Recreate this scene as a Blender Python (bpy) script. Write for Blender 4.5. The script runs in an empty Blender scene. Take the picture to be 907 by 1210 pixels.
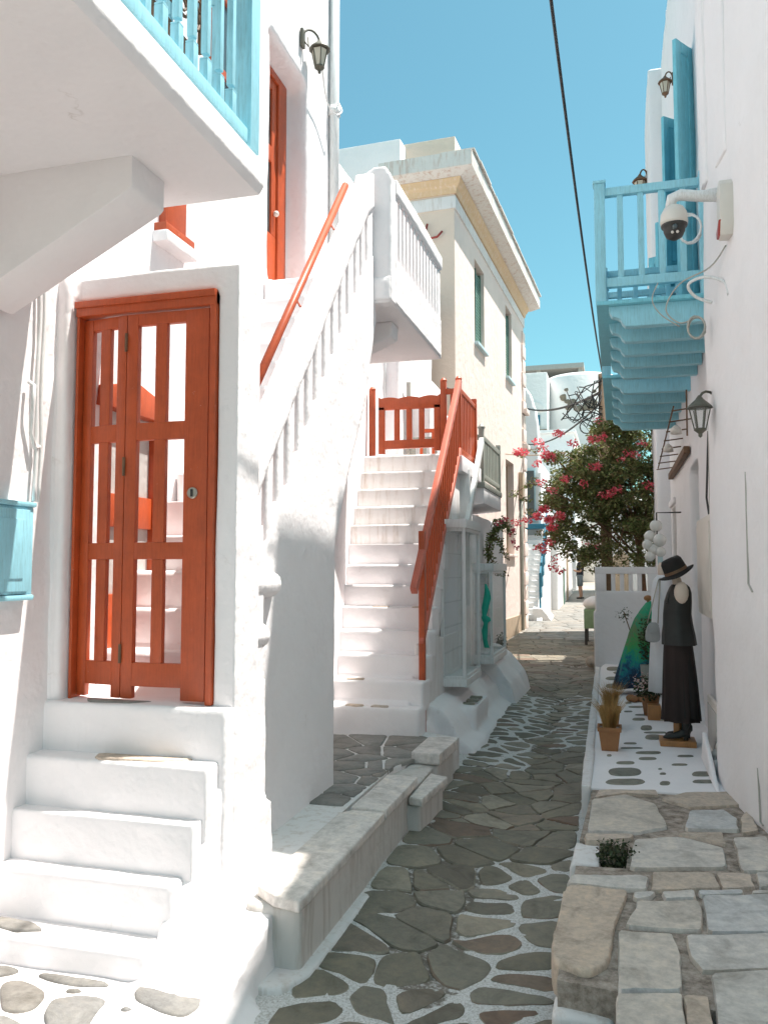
import bpy, bmesh, math, random
from mathutils import Vector, noise, Matrix
R = math.radians
rnd = random.Random(7)
SC = bpy.context.scene
COL = SC.collection
# ---------------------------------------------------------------- camera, sky, sun, exposure
cam_d = bpy.data.cameras.new('camera')
cam = bpy.data.objects.new('camera', cam_d)
COL.objects.link(cam)
cam.location = (0, 0, 1.65)
fwd = Vector((-0.27032487, 0.96035, 0.06820813))
cam.rotation_euler = fwd.to_track_quat('-Z', 'Y').to_euler()
cam_d.sensor_fit = 'VERTICAL'
cam_d.sensor_height = 24
cam_d.lens = 24 * 980 / 1210
cam_d.clip_start = 0.05
cam_d.clip_end = 3000
SC.camera = cam
SUN = Vector((1, 0.36, 2.8)).normalized()
sun_el = math.asin(SUN.z)
sun_az = math.atan2(SUN.x, SUN.y)
w = bpy.data.worlds.new('World')
SC.world = w
w.use_nodes = True
wn = w.node_tree
wn.nodes.clear()
sky = wn.nodes.new('ShaderNodeTexSky')
sky.sky_type = 'NISHITA'
sky.sun_disc = False
sky.sun_elevation = sun_el
sky.sun_rotation = sun_az
sky.altitude = 0
sky.air_density = 1.0
sky.dust_density = 1.2
sky.ozone_density = 1.5
tint = wn.nodes.new('ShaderNodeMix')
tint.data_type = 'RGBA'
tint.blend_type = 'MULTIPLY'
tint.inputs[0].default_value = 1.0
tint.inputs[7].default_value = SKY_TINT = (0.62, 1.01, 0.82, 1)
wn.links.new(sky.outputs[0], tint.inputs[6])
bg = wn.nodes.new('ShaderNodeBackground')
bg.inputs[1].default_value = 0.090
wo = wn.nodes.new('ShaderNodeOutputWorld')
wn.links.new(tint.outputs[2], bg.inputs[0])
wn.links.new(bg.outputs[0], wo.inputs[0])
sd = bpy.data.lights.new('sun', 'SUN')
so = bpy.data.objects.new('sun', sd)
COL.objects.link(so)
sd.energy = 3.8
sd.angle = R(0.53)
sd.color = (1, 0.945, 0.88)
so.location = (8, 3, 25)
so.rotation_euler = SUN.to_track_quat('Z', 'Y').to_euler()
SC.view_settings.view_transform = 'Standard'
SC.view_settings.look = 'None'
SC.view_settings.gamma = 1
SC.view_settings.use_curve_mapping = False
SC.view_settings.exposure = 1.30
SC.render.engine = 'CYCLES'
SC.cycles.max_bounces = 10
SC.cycles.diffuse_bounces = 7
SC.cycles.use_denoising = True

# ---------------------------------------------------------------- traced stone outlines, metres on the ground
SLABS=[[[-0.314,3.841],[-0.304,4.412],[-0.281,4.553],[0.016,4.559],[0.015,4.474],[-0.045,4.097],[-0.069,3.706],[-0.151,3.589],[-0.291,3.663]],[[-0.294,4.592],[-0.278,4.71],[0.073,4.789],[0.127,4.773],[0.111,4.598],[0.016,4.571]],[[0.141,4.86],[0.462,4.951],[0.48,4.719],[0.131,4.592]],[[0.482,4.937],[0.659,4.986],[0.654,4.78],[0.489,4.71]],[[-0.002,4.109],[0.065,4.432],[0.35,4.523],[0.363,4.409],[0.336,4.148]],[[0.379,4.587],[0.811,4.731],[0.722,4.243],[0.363,4.156]],[[-0.03,4.063],[0.205,4.097],[0.228,3.909],[0.211,3.568],[-0.031,3.486]],[[-0.035,3.468],[0.209,3.537],[0.205,3.257],[-0.037,3.188]],[[0.262,4.091],[0.721,4.233],[0.655,3.872],[0.299,3.749],[0.264,3.879]],[[0.331,3.743],[0.651,3.852],[0.561,3.357],[0.314,3.287]],[[0.062,5.403],[0.339,5.539],[0.565,5.385],[0.548,5.041],[0.027,4.888]],[[0.641,5.59],[0.846,5.665],[0.808,5.061],[0.621,5.022]],[[-0.222,5.492],[-0.213,6.241],[0.021,6.446],[0.22,6.252],[0.28,5.723],[0.09,5.554]],[[0.376,5.705],[0.436,6.153],[0.661,6.237],[0.73,6.036],[0.703,5.77]],[[0.269,6.4],[0.427,6.608],[0.805,6.739],[0.81,6.386],[0.447,6.23]],[[0.037,4.548],[0.152,4.58],[0.138,4.491],[0.046,4.454]],[[0.183,4.589],[0.34,4.651],[0.346,4.55],[0.188,4.494]],[[0.366,4.664],[0.582,4.724],[0.584,4.667],[0.376,4.598]],[[0.683,5.006],[0.842,5.071],[0.826,4.864],[0.671,4.785]],[[0.628,4.726],[0.806,4.811],[0.793,4.738],[0.621,4.678]],[[0.21,3.527],[0.305,3.554],[0.3,3.283],[0.21,3.258]],[[-0.175,6.524],[0.235,6.639],[0.259,6.489],[0.022,6.482],[-0.2,6.302]],[[0.319,5.601],[0.6,5.698],[0.601,5.45],[0.462,5.54]],[[0.839,6.319],[0.821,5.786],[0.713,5.712],[0.743,6.04]],[[-0.228,5.447],[0.064,5.512],[0.05,5.424],[-0.16,5.315],[-0.225,5.297]]]
LEFT_STONES=[[[-2.62,3.146],[-2.57,3.191],[-2.468,3.189],[-2.373,3.129],[-2.335,3.022],[-2.39,2.972],[-2.479,2.981]],[[-2.303,3.042],[-2.32,3.108],[-2.232,3.156],[-2.093,3.171],[-2.076,3.05],[-2.037,2.922],[-2.174,2.883],[-2.261,2.975]],[[-2.524,3.251],[-2.494,3.278],[-2.299,3.288],[-2.157,3.277],[-2.156,3.244],[-2.319,3.218]],[[-2.029,3.25],[-2.03,3.305],[-1.857,3.336],[-1.713,3.302],[-1.686,3.216],[-1.721,3.117],[-1.847,3.136],[-1.967,3.183]],[[-1.966,3.382],[-1.965,3.476],[-1.906,3.535],[-1.89,3.443],[-1.901,3.387]],[[-1.83,3.46],[-1.864,3.603],[-1.79,3.624],[-1.697,3.579],[-1.687,3.474],[-1.733,3.378],[-1.782,3.382]],[[-2.785,3.268],[-2.687,3.295],[-2.614,3.28],[-2.635,3.234],[-2.703,3.175]],[[-2.476,2.915],[-2.389,2.939],[-2.237,2.866],[-2.394,2.821]],[[-2.317,3.181],[-2.283,3.198],[-2.231,3.193],[-2.255,3.169],[-2.293,3.163]],[[-2.0,3.116],[-1.981,3.133],[-1.95,3.125],[-1.962,3.104],[-1.987,3.101]]]
TERRACE_STONES=[[[0.152,7.176],[0.131,7.072],[0.076,7.018],[-0.037,6.986],[-0.092,7.009],[-0.111,7.102],[-0.094,7.208],[-0.037,7.265],[0.08,7.299],[0.136,7.273]],[[0.171,6.856],[0.148,6.785],[0.085,6.742],[-0.045,6.705],[-0.108,6.713],[-0.13,6.771],[-0.11,6.843],[-0.046,6.888],[0.088,6.925],[0.152,6.917]],[[0.357,6.867],[0.349,6.822],[0.331,6.8],[0.295,6.789],[0.279,6.802],[0.275,6.844],[0.283,6.889],[0.301,6.912],[0.338,6.922],[0.354,6.909]],[[0.696,7.261],[0.679,7.202],[0.643,7.17],[0.573,7.15],[0.541,7.163],[0.535,7.215],[0.551,7.275],[0.587,7.307],[0.658,7.328],[0.691,7.314]],[[0.698,7.015],[0.682,6.974],[0.644,6.949],[0.567,6.927],[0.531,6.932],[0.522,6.965],[0.537,7.006],[0.576,7.032],[0.654,7.054],[0.69,7.049]],[[0.609,7.901],[0.597,7.87],[0.566,7.85],[0.504,7.833],[0.474,7.835],[0.466,7.861],[0.478,7.893],[0.509,7.913],[0.572,7.931],[0.601,7.928]],[[0.533,7.548],[0.522,7.519],[0.493,7.5],[0.433,7.484],[0.405,7.486],[0.397,7.509],[0.408,7.538],[0.438,7.557],[0.498,7.574],[0.526,7.572]],[[0.339,7.172],[0.334,7.147],[0.323,7.134],[0.3,7.128],[0.289,7.134],[0.287,7.157],[0.292,7.182],[0.303,7.195],[0.326,7.201],[0.337,7.194]],[[0.317,7.328],[0.314,7.311],[0.307,7.303],[0.293,7.299],[0.287,7.303],[0.285,7.319],[0.288,7.337],[0.295,7.345],[0.309,7.349],[0.316,7.345]],[[0.342,7.965],[0.325,7.921],[0.276,7.892],[0.178,7.865],[0.13,7.867],[0.116,7.901],[0.132,7.945],[0.181,7.975],[0.281,8.003],[0.328,8.0]],[[0.295,7.712],[0.283,7.672],[0.25,7.649],[0.183,7.63],[0.15,7.635],[0.141,7.669],[0.152,7.709],[0.185,7.733],[0.254,7.752],[0.286,7.747]],[[0.107,7.497],[0.095,7.454],[0.061,7.429],[-0.008,7.41],[-0.042,7.416],[-0.053,7.452],[-0.042,7.495],[-0.008,7.52],[0.063,7.54],[0.096,7.534]],[[-0.088,7.733],[-0.091,7.704],[-0.099,7.69],[-0.116,7.685],[-0.125,7.694],[-0.128,7.721],[-0.126,7.75],[-0.117,7.764],[-0.1,7.769],[-0.091,7.76]],[[0.136,8.324],[0.127,8.294],[0.101,8.276],[0.047,8.261],[0.022,8.265],[0.013,8.289],[0.022,8.319],[0.048,8.337],[0.102,8.352],[0.128,8.349]],[[0.191,8.125],[0.176,8.101],[0.132,8.08],[0.041,8.055],[-0.003,8.05],[-0.017,8.067],[-0.003,8.091],[0.041,8.112],[0.133,8.138],[0.177,8.142]],[[0.38,8.693],[0.364,8.597],[0.33,8.551],[0.261,8.532],[0.229,8.559],[0.221,8.649],[0.235,8.747],[0.27,8.795],[0.341,8.815],[0.373,8.786]],[[0.308,9.164],[0.296,9.064],[0.27,9.019],[0.22,9.004],[0.196,9.036],[0.19,9.131],[0.201,9.233],[0.227,9.28],[0.28,9.295],[0.303,9.261]],[[0.44,8.944],[0.423,8.909],[0.374,8.883],[0.274,8.855],[0.227,8.854],[0.212,8.88],[0.228,8.916],[0.277,8.942],[0.378,8.97],[0.426,8.971]],[[0.256,9.669],[0.245,9.608],[0.215,9.576],[0.153,9.559],[0.123,9.573],[0.115,9.629],[0.125,9.69],[0.156,9.723],[0.219,9.74],[0.248,9.725]],[[0.314,9.968],[0.302,9.934],[0.267,9.911],[0.195,9.891],[0.161,9.894],[0.15,9.922],[0.162,9.956],[0.197,9.978],[0.27,9.999],[0.304,9.996]],[[0.126,10.144],[0.119,10.11],[0.099,10.092],[0.058,10.08],[0.039,10.087],[0.033,10.118],[0.039,10.152],[0.059,10.171],[0.101,10.183],[0.12,10.175]],[[0.257,10.508],[0.244,10.462],[0.207,10.434],[0.131,10.413],[0.094,10.42],[0.083,10.459],[0.096,10.506],[0.133,10.534],[0.21,10.556],[0.246,10.549]],[[0.126,10.781],[0.12,10.743],[0.103,10.723],[0.068,10.714],[0.052,10.723],[0.047,10.759],[0.052,10.797],[0.069,10.816],[0.105,10.826],[0.121,10.816]],[[0.29,11.704],[0.28,11.658],[0.252,11.634],[0.196,11.618],[0.169,11.627],[0.161,11.668],[0.17,11.713],[0.198,11.738],[0.255,11.755],[0.282,11.745]],[[0.02,14.387],[0.003,14.187],[-0.047,14.096],[-0.151,14.067],[-0.202,14.129],[-0.221,14.319],[-0.207,14.524],[-0.156,14.62],[-0.048,14.65],[0.004,14.583]],[[0.249,13.922],[0.221,13.763],[0.146,13.682],[-0.01,13.638],[-0.085,13.676],[-0.111,13.82],[-0.087,13.982],[-0.01,14.066],[0.151,14.112],[0.227,14.07]],[[0.027,13.125],[0.01,12.984],[-0.041,12.916],[-0.146,12.887],[-0.197,12.926],[-0.216,13.056],[-0.201,13.199],[-0.15,13.269],[-0.041,13.3],[0.011,13.258]],[[0.284,13.237],[0.269,13.096],[0.232,13.032],[0.158,13.011],[0.123,13.055],[0.113,13.189],[0.126,13.332],[0.164,13.399],[0.24,13.42],[0.275,13.373]],[[0.046,12.293],[0.028,12.123],[-0.024,12.043],[-0.132,12.013],[-0.185,12.063],[-0.204,12.223],[-0.189,12.397],[-0.136,12.482],[-0.024,12.513],[0.03,12.459]]]
PLATFORM_SEEDS=[[-2.392,7.176],[-2.08,6.925],[-2.027,6.4],[-2.019,5.984],[-1.881,6.441],[-1.897,5.693],[-1.755,6.01],[-1.772,5.598],[-1.87,6.984],[-1.76,6.475],[-1.743,7.152],[-2.174,7.338],[-2.276,6.743],[-1.945,7.373],[-2.086,6.673],[-1.87,6.229],[-1.84,5.454],[-1.726,6.167]]
LANE_SEEDS=[[-1.251,3.958],[-1.066,3.977],[-1.296,4.18],[-1.175,4.352],[-1.28,4.72],[-1.042,4.85],[-1.063,4.574],[-1.263,5.438],[-1.009,5.212],[-0.77,4.128],[-0.623,4.408],[-0.407,4.528],[-0.47,4.195],[-0.467,4.03],[-0.508,3.881],[-1.097,3.657],[-1.104,3.45],[-0.817,3.693],[-0.485,3.703],[-0.717,3.546],[-0.408,3.608],[-0.738,4.622],[-0.453,4.858],[-0.717,4.831],[-0.599,5.137],[-0.749,5.257],[-0.411,5.243],[-0.569,5.393],[-0.362,5.509],[-0.479,5.615],[-0.943,5.791],[-1.148,6.059],[-0.68,6.153],[-0.361,6.024],[-0.561,6.342],[-1.007,6.337],[-1.255,6.309],[-0.866,6.725],[-0.624,6.793],[-0.387,6.952],[-1.286,6.795],[-0.996,7.127],[-0.734,7.149],[-0.482,7.271],[-1.263,7.433],[-0.972,7.573],[-0.672,7.658],[-0.424,7.67],[-1.339,3.707],[-1.255,3.555],[-1.145,5.01],[-1.31,4.963],[-1.074,5.554],[-1.322,5.789],[-0.708,5.029],[-0.9,3.741],[-0.57,3.464],[-0.898,3.348],[-1.155,3.276],[-0.714,3.4],[-0.383,3.493]]

# ---------------------------------------------------------------- materials
MATS = {}
def nodes(name):
    m = bpy.data.materials.new(name)
    m.use_nodes = True
    nt = m.node_tree
    return m, nt, nt.nodes['Principled BSDF']
def ramp(nt, src, stops):
    r = nt.nodes.new('ShaderNodeValToRGB')
    e = r.color_ramp.elements
    while len(e) < len(stops):
        e.new(0.5)
    for i, (p, c) in enumerate(stops):
        e[i].position = p
        e[i].color = (*c, 1)
    nt.links.new(src, r.inputs[0])
    return r.outputs[0]
def tex(nt, scale, detail=4, rough=0.6, co='Object', stretch=None, dist=0):
    tc = nt.nodes.new('ShaderNodeTexCoord')
    n = nt.nodes.new('ShaderNodeTexNoise')
    n.inputs['Scale'].default_value = scale
    n.inputs['Detail'].default_value = detail
    n.inputs['Roughness'].default_value = rough
    n.inputs['Distortion'].default_value = dist
    src = tc.outputs[co]
    if stretch:
        mp = nt.nodes.new('ShaderNodeMapping')
        mp.inputs['Scale'].default_value = stretch
        nt.links.new(src, mp.inputs[0])
        src = mp.outputs[0]
    nt.links.new(src, n.inputs['Vector'])
    return n.outputs['Fac']
def mix(nt, fac, a, b, mode='MIX'):
    m = nt.nodes.new('ShaderNodeMix')
    m.data_type = 'RGBA'
    m.blend_type = mode
    for i, v in ((0, fac), (6, a), (7, b)):
        if hasattr(v, 'links') or hasattr(v, 'is_linked'):
            nt.links.new(v, m.inputs[i])
        elif isinstance(v, (int, float)):
            m.inputs[i].default_value = v
        else:
            m.inputs[i].default_value = (*v, 1)
    return m.outputs[2]
def bump(nt, p, src, strength, dist, prev=None):
    b = nt.nodes.new('ShaderNodeBump')
    b.inputs['Strength'].default_value = strength
    b.inputs['Distance'].default_value = dist
    nt.links.new(src, b.inputs['Height'])
    if prev is not None:
        nt.links.new(prev, b.inputs['Normal'])
    nt.links.new(b.outputs[0], p.inputs['Normal'])
    return b.outputs[0]
def plaster(name, base, dirt=(0.45, 0.40, 0.33), dirt_amt=0.12, fine=0.35, rough=0.85):
    m, nt, p = nodes(name)
    big = tex(nt, 1.3, 5, 0.65)
    mid = tex(nt, 9, 6, 0.7)
    fin = tex(nt, 60, 4, 0.7)
    drip = tex(nt, 5, 5, 0.7, stretch=(3, 3, 0.35))
    c = ramp(nt, big, [(0.3, tuple(x * 0.95 for x in base)), (0.65, base)])
    f = ramp(nt, drip, [(0.62 if dirt_amt < 0.3 else 0.50, (0, 0, 0)), (0.85 if dirt_amt < 0.3 else 0.72, (dirt_amt,) * 3)])
    c = mix(nt, f, c, dirt)
    f2 = ramp(nt, mid, [(0.68, (0, 0, 0)), (0.82, (dirt_amt * 1.4,) * 3)])
    c = mix(nt, f2, c, dirt)
    # hairline cracks, only here and there
    tc = nt.nodes.new('ShaderNodeTexCoord')
    wob = nt.nodes.new('ShaderNodeTexNoise'); wob.inputs['Scale'].default_value = 3.0; wob.inputs['Detail'].default_value = 6
    nt.links.new(tc.outputs['Object'], wob.inputs['Vector'])
    wa = nt.nodes.new('ShaderNodeVectorMath'); wa.operation = 'MULTIPLY_ADD'; wa.inputs[1].default_value = (0.5, 0.5, 0.5)
    nt.links.new(wob.outputs['Color'], wa.inputs[0]); nt.links.new(tc.outputs['Object'], wa.inputs[2])
    vo = nt.nodes.new('ShaderNodeTexVoronoi'); vo.feature = 'DISTANCE_TO_EDGE'; vo.inputs['Scale'].default_value = 1.1
    nt.links.new(wa.outputs[0], vo.inputs['Vector'])
    crk = ramp(nt, vo.outputs['Distance'], [(0.0, (1, 1, 1)), (0.006, (0, 0, 0))])
    msk = ramp(nt, big, [(0.60, (0, 0, 0)), (0.68, (0.4, 0.4, 0.4))])
    c = mix(nt, mix(nt, 1.0, crk, msk, 'MULTIPLY'), c, dirt)
    nt.links.new(c, p.inputs['Base Color'])
    p.inputs['Roughness'].default_value = rough
    p.inputs['Specular IOR Level'].default_value = 0.2
    lump = tex(nt, 4.5, 3, 0.55)
    n0 = bump(nt, p, lump, 0.35, 0.05)
    n = bump(nt, p, mid, 0.30, 0.012, n0)
    bump(nt, p, fin, fine, 0.002, n)
    MATS[name] = m
    return m
def paint(name, base, var=0.12, rough=0.45, wear=None, wear_amt=0.0, scale=6, grain=True):
    m, nt, p = nodes(name)
    n1 = tex(nt, scale, 5, 0.65)
    c = ramp(nt, n1, [(0.3, tuple(x * (1 - var) for x in base)), (0.7, tuple(min(1, x * (1 + var * 0.6)) for x in base))])
    if grain:
        gg = tex(nt, 18, 6, 0.75, stretch=(5, 5, 0.4))
        c = mix(nt, 1.0, c, ramp(nt, gg, [(0.30, (0.80, 0.78, 0.76)), (0.5, (1, 1, 1)), (0.75, (1.10, 1.10, 1.12))]), 'MULTIPLY')
    if wear:
        n2 = tex(nt, 26, 6, 0.75)
        f = ramp(nt, n2, [(0.70 - wear_amt * 0.2, (0, 0, 0)), (0.74, (1, 1, 1))])
        c = mix(nt, f, c, wear)
    nt.links.new(c, p.inputs['Base Color'])
    p.inputs['Roughness'].default_value = rough
    g = tex(nt, 30, 4, 0.7, stretch=(6, 6, 0.5) if grain else None)
    bump(nt, p, g, 0.18, 0.003)
    MATS[name] = m
    return m
def stone(name, cols, rough=0.7, scale=5, joint=None):
    m, nt, p = nodes(name)
    oi = nt.nodes.new('ShaderNodeObjectInfo')
    geo = nt.nodes.new('ShaderNodeNewGeometry')
    add = nt.nodes.new('ShaderNodeMath')
    add.operation = 'ADD'
    nt.links.new(oi.outputs['Random'], add.inputs[0])
    nt.links.new(geo.outputs['Random Per Island'], add.inputs[1])
    fr = nt.nodes.new('ShaderNodeMath')
    fr.operation = 'FRACT'
    nt.links.new(add.outputs[0], fr.inputs[0])
    k = len(cols)
    c = ramp(nt, fr.outputs[0], [(i / max(1, k - 1), cc) for i, cc in enumerate(cols)])
    a = tex(nt, scale, 7, 0.7, dist=0.6)
    b = tex(nt, scale * 5, 6, 0.75)
    dk = ramp(nt, a, [(0.3, (0.62, 0.60, 0.57)), (0.5, (1, 1, 1)), (0.72, (1.25, 1.2, 1.12))])
    c = mix(nt, 1.0, c, dk, 'MULTIPLY')
    sp = ramp(nt, b, [(0.35, (0.78, 0.78, 0.78)), (0.6, (1.08, 1.08, 1.08))])
    c = mix(nt, 1.0, c, sp, 'MULTIPLY')
    nt.links.new(c, p.inputs['Base Color'])
    rr = ramp(nt, b, [(0.3, (rough - 0.15,) * 3), (0.7, (rough + 0.12,) * 3)])
    nt.links.new(rr, p.inputs['Roughness'])
    n = bump(nt, p, a, 0.5, 0.02)
    bump(nt, p, b, 0.45, 0.004, n)
    MATS[name] = m
    return m
WHITE = plaster('white_plaster', (0.845, 0.812, 0.815), (0.46, 0.41, 0.36), 0.16, 0.5)
WHITE2 = plaster('aged_white_plaster', (0.76, 0.735, 0.725), (0.40, 0.30, 0.22), 0.5)
FARW = plaster('distant_white_plaster', (0.84, 0.82, 0.81), (0.45, 0.36, 0.3), 0.2)
CREAM = plaster('cream_plaster', (0.82, 0.69, 0.635), (0.56, 0.45, 0.36), 0.32)
CREAMSH = plaster('shade_pinked_cream', (0.74, 0.60, 0.50), (0.5, 0.4, 0.33), 0.12)  # cream with the shaded front's pinkish tone put into the colour
OCHRE = plaster('ochre_band_paint', (0.66, 0.47, 0.30), (0.74, 0.60, 0.50), 1.0)
CONC = plaster('grey_concrete', (0.50, 0.48, 0.46), (0.3, 0.27, 0.24), 0.4)
CORNICE = plaster('rust_stained_cornice', (0.70, 0.66, 0.62), (0.42, 0.22, 0.13), 0.75)
KERB = plaster('dirty_whitewash', (0.60, 0.57, 0.54), (0.30, 0.25, 0.20), 0.55)
RED = paint('red_paint', (0.46, 0.078, 0.020), 0.18, 0.42, (0.66, 0.36, 0.28), 0.15)
RED_LIT = paint('sunlit_red_paint', (0.60, 0.15, 0.095), 0.12, 0.4)  # railing red lightened to the salmon it shows in sun
BLUE = paint('pale_blue_paint', (0.30, 0.62, 0.72), 0.08, 0.5)
TEAL = paint('turquoise_paint', (0.20, 0.56, 0.66), 0.10, 0.5)
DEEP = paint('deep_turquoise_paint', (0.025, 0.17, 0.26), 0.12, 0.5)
STRIPE = paint('faded_blue_paint', (0.50, 0.66, 0.70), 0.08, 0.6, grain=False)
GREYP = paint('grey_green_paint', (0.30, 0.31, 0.27), 0.1, 0.5)
WPAINT = paint('white_gloss_paint', (0.74, 0.74, 0.73), 0.05, 0.35)
GREEN = paint('dull_green_paint', (0.13, 0.24, 0.19), 0.15, 0.5)
BROWN = paint('brown_wood', (0.16, 0.085, 0.045), 0.3, 0.65, scale=14)
POLE = paint('weathered_pole_wood', (0.14, 0.095, 0.055), 0.3, 0.85, scale=10)
PINEW = paint('varnished_wood', (0.38, 0.17, 0.055), 0.2, 0.45, scale=10)
TAN = paint('tan_wood', (0.45, 0.34, 0.24), 0.15, 0.6)
IRON = paint('black_iron', (0.035, 0.033, 0.03), 0.2, 0.5, grain=False)
BRONZE = paint('aged_bronze', (0.10, 0.095, 0.07), 0.3, 0.5, grain=False)
OFFW = paint('off_white_plastic', (0.68, 0.63, 0.57), 0.04, 0.4, grain=False)
CABLE = paint('black_cable', (0.03, 0.03, 0.03), 0.1, 0.6, grain=False)
GCABLE = paint('grey_cable', (0.42, 0.40, 0.36), 0.1, 0.6, grain=False)
REDPL = paint('red_plastic', (0.38, 0.05, 0.04), 0.1, 0.3, grain=False)
TERRA = paint('terracotta', (0.34, 0.155, 0.065), 0.15, 0.8, grain=False)
BLACKCL = paint('black_cloth', (0.014, 0.011, 0.010), 0.3, 0.85, grain=False)
BROWNCL = paint('dark_brown_cloth', (0.022, 0.011, 0.009), 0.25, 0.8, grain=False)
WHITECL = paint('white_cloth', (0.74, 0.74, 0.76), 0.05, 0.85, grain=False)
LEATHER = paint('black_leather', (0.018, 0.018, 0.016), 0.4, 0.55, grain=False)
SKIN = paint('skin', (0.55, 0.32, 0.22), 0.06, 0.55, grain=False)
MANNQ = paint('mannequin_fabric', (0.66, 0.54, 0.45), 0.04, 0.7, grain=False)
NAVY = paint('navy_cloth', (0.03, 0.035, 0.05), 0.1, 0.9, grain=False)
SHORTS = paint('grey_blue_cloth', (0.16, 0.20, 0.22), 0.1, 0.9, grain=False)
HAIR = paint('dark_hair', (0.05, 0.03, 0.02), 0.2, 0.7, grain=False)
SILVER = paint('grey_leather', (0.36, 0.36, 0.36), 0.1, 0.4, grain=False)
AQUA = paint('green_cloth', (0.02, 0.42, 0.30), 0.12, 0.8, grain=False)
def metal(name, base, rough):
    m, nt, p = nodes(name)
    p.inputs['Base Color'].default_value = (*base, 1)
    p.inputs['Metallic'].default_value = 0.9
    n = tex(nt, 20, 4, 0.6)
    rr = ramp(nt, n, [(0.3, (rough * 0.8,) * 3), (0.7, (min(1, rough * 1.3),) * 3)])
    nt.links.new(rr, p.inputs['Roughness'])
    return m
STEEL = metal('worn_steel', (0.45, 0.42, 0.36), 0.4)
def glassy(name, base, rough=0.08, alpha=1.0):
    m, nt, p = nodes(name)
    p.inputs['Base Color'].default_value = (*base, 1)
    p.inputs['Roughness'].default_value = rough
    p.inputs['Specular IOR Level'].default_value = 0.7
    p.inputs['Alpha'].default_value = alpha
    n = tex(nt, 3, 3, 0.5)
    bump(nt, p, n, 0.05, 0.01)
    return m
GLASS = glassy('window_glass', (0.06, 0.08, 0.085))
PALEGL = glassy('pale_frosted_glass', (0.55, 0.50, 0.40), 0.25)
SHOWGL = glassy('showcase_glass', (0.70, 0.76, 0.76), 0.05, 0.16)
BALL = glassy('white_globe_glass', (0.78, 0.76, 0.72), 0.2)
SLATE = stone('slate_paving', [(0.165, 0.145, 0.108), (0.25, 0.22, 0.165), (0.125, 0.115, 0.085), (0.32, 0.285, 0.225), (0.17, 0.11, 0.078), (0.21, 0.195, 0.155), (0.13, 0.11, 0.082), (0.28, 0.25, 0.20), (0.185, 0.168, 0.13)])
SLATEL = stone('light_slate_paving', [(0.20, 0.19, 0.175), (0.26, 0.25, 0.235), (0.23, 0.215, 0.20), (0.27, 0.24, 0.21)])
MARBLE = stone('worn_marble_slab', [(0.56, 0.53, 0.49), (0.60, 0.55, 0.50), (0.54, 0.54, 0.54), (0.62, 0.55, 0.48), (0.53, 0.47, 0.41)], 0.6, 4)
PINKST = stone('pinkish_stone', [(0.55, 0.44, 0.35), (0.50, 0.42, 0.35), (0.58, 0.48, 0.40)], 0.7, 6)
COPE = stone('coping_stone', [(0.64, 0.59, 0.56), (0.66, 0.62, 0.585)], 0.65, 4)
GREYST = stone('grey_paving', [(0.17, 0.165, 0.16), (0.22, 0.215, 0.205), (0.20, 0.185, 0.165)])  # plain grey, set darker so full sun does not wash it out
OLIVE = stone('terrace_slate', [(0.21, 0.20, 0.155), (0.25, 0.235, 0.185), (0.19, 0.19, 0.16)])
RUBBLE = stone('rubble_wall_stone', [(0.24, 0.20, 0.15), (0.18, 0.15, 0.12), (0.30, 0.26, 0.20)], 0.9, 12)
def dirtmat(name, a, b):
    m, nt, p = nodes(name)
    n1 = tex(nt, 14, 6, 0.75)
    n2 = tex(nt, 60, 4, 0.7)
    c = ramp(nt, n1, [(0.35, a), (0.65, b)])
    nt.links.new(c, p.inputs['Base Color'])
    p.inputs['Roughness'].default_value = 0.95
    n = bump(nt, p, n1, 0.8, 0.02)
    bump(nt, p, n2, 0.6, 0.006, n)
    return m
DIRT = dirtmat('packed_dirt_mortar', (0.17, 0.135, 0.105), (0.50, 0.42, 0.36))
GROUND = dirtmat('stony_ground', (0.26, 0.22, 0.18), (0.42, 0.38, 0.33))
def mortar():
    m, nt, p = nodes('painted_mortar')
    at = nt.nodes.new('ShaderNodeVertexColor')
    at.layer_name = 'paint'
    n1 = tex(nt, 22, 6, 0.75)
    n2 = tex(nt, 90, 4, 0.7)
    d = ramp(nt, n1, [(0.35, (0.12, 0.10, 0.08)), (0.55, (0.24, 0.215, 0.185)), (0.7, (0.42, 0.40, 0.37))])
    wcol = ramp(nt, n2, [(0.34, (0.36, 0.34, 0.31)), (0.52, (0.62, 0.61, 0.60)), (0.7, (0.74, 0.74, 0.74))])
    sub = nt.nodes.new('ShaderNodeMath')
    sub.operation = 'ADD'
    nt.links.new(at.outputs['Color'], sub.inputs[0])
    nt.links.new(n1, sub.inputs[1])
    f = ramp(nt, sub.outputs[0], [(0.82, (0, 0, 0)), (0.98, (1, 1, 1))])
    nt.links.new(mix(nt, f, d, wcol), p.inputs['Base Color'])
    p.inputs['Roughness'].default_value = 0.9
    n = bump(nt, p, n1, 0.7, 0.012)
    bump(nt, p, n2, 0.6, 0.004, n)
    return m
MORTAR = mortar()
def leafmat(name, cols, trans=True):
    m, nt, p = nodes(name)
    geo = nt.nodes.new('ShaderNodeNewGeometry')
    c = ramp(nt, geo.outputs['Random Per Island'], [(i / (len(cols) - 1), cc) for i, cc in enumerate(cols)])
    nt.links.new(c, p.inputs['Base Color'])
    p.inputs['Roughness'].default_value = 0.5
    if trans:
        tr = nt.nodes.new('ShaderNodeBsdfTranslucent')
        nt.links.new(c, tr.inputs[0])
        ms = nt.nodes.new('ShaderNodeMixShader')
        ms.inputs[0].default_value = 0.3
        out = nt.nodes['Material Output']
        nt.links.new(p.outputs[0], ms.inputs[1])
        nt.links.new(tr.outputs[0], ms.inputs[2])
        nt.links.new(ms.outputs[0], out.inputs[0])
    return m
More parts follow.
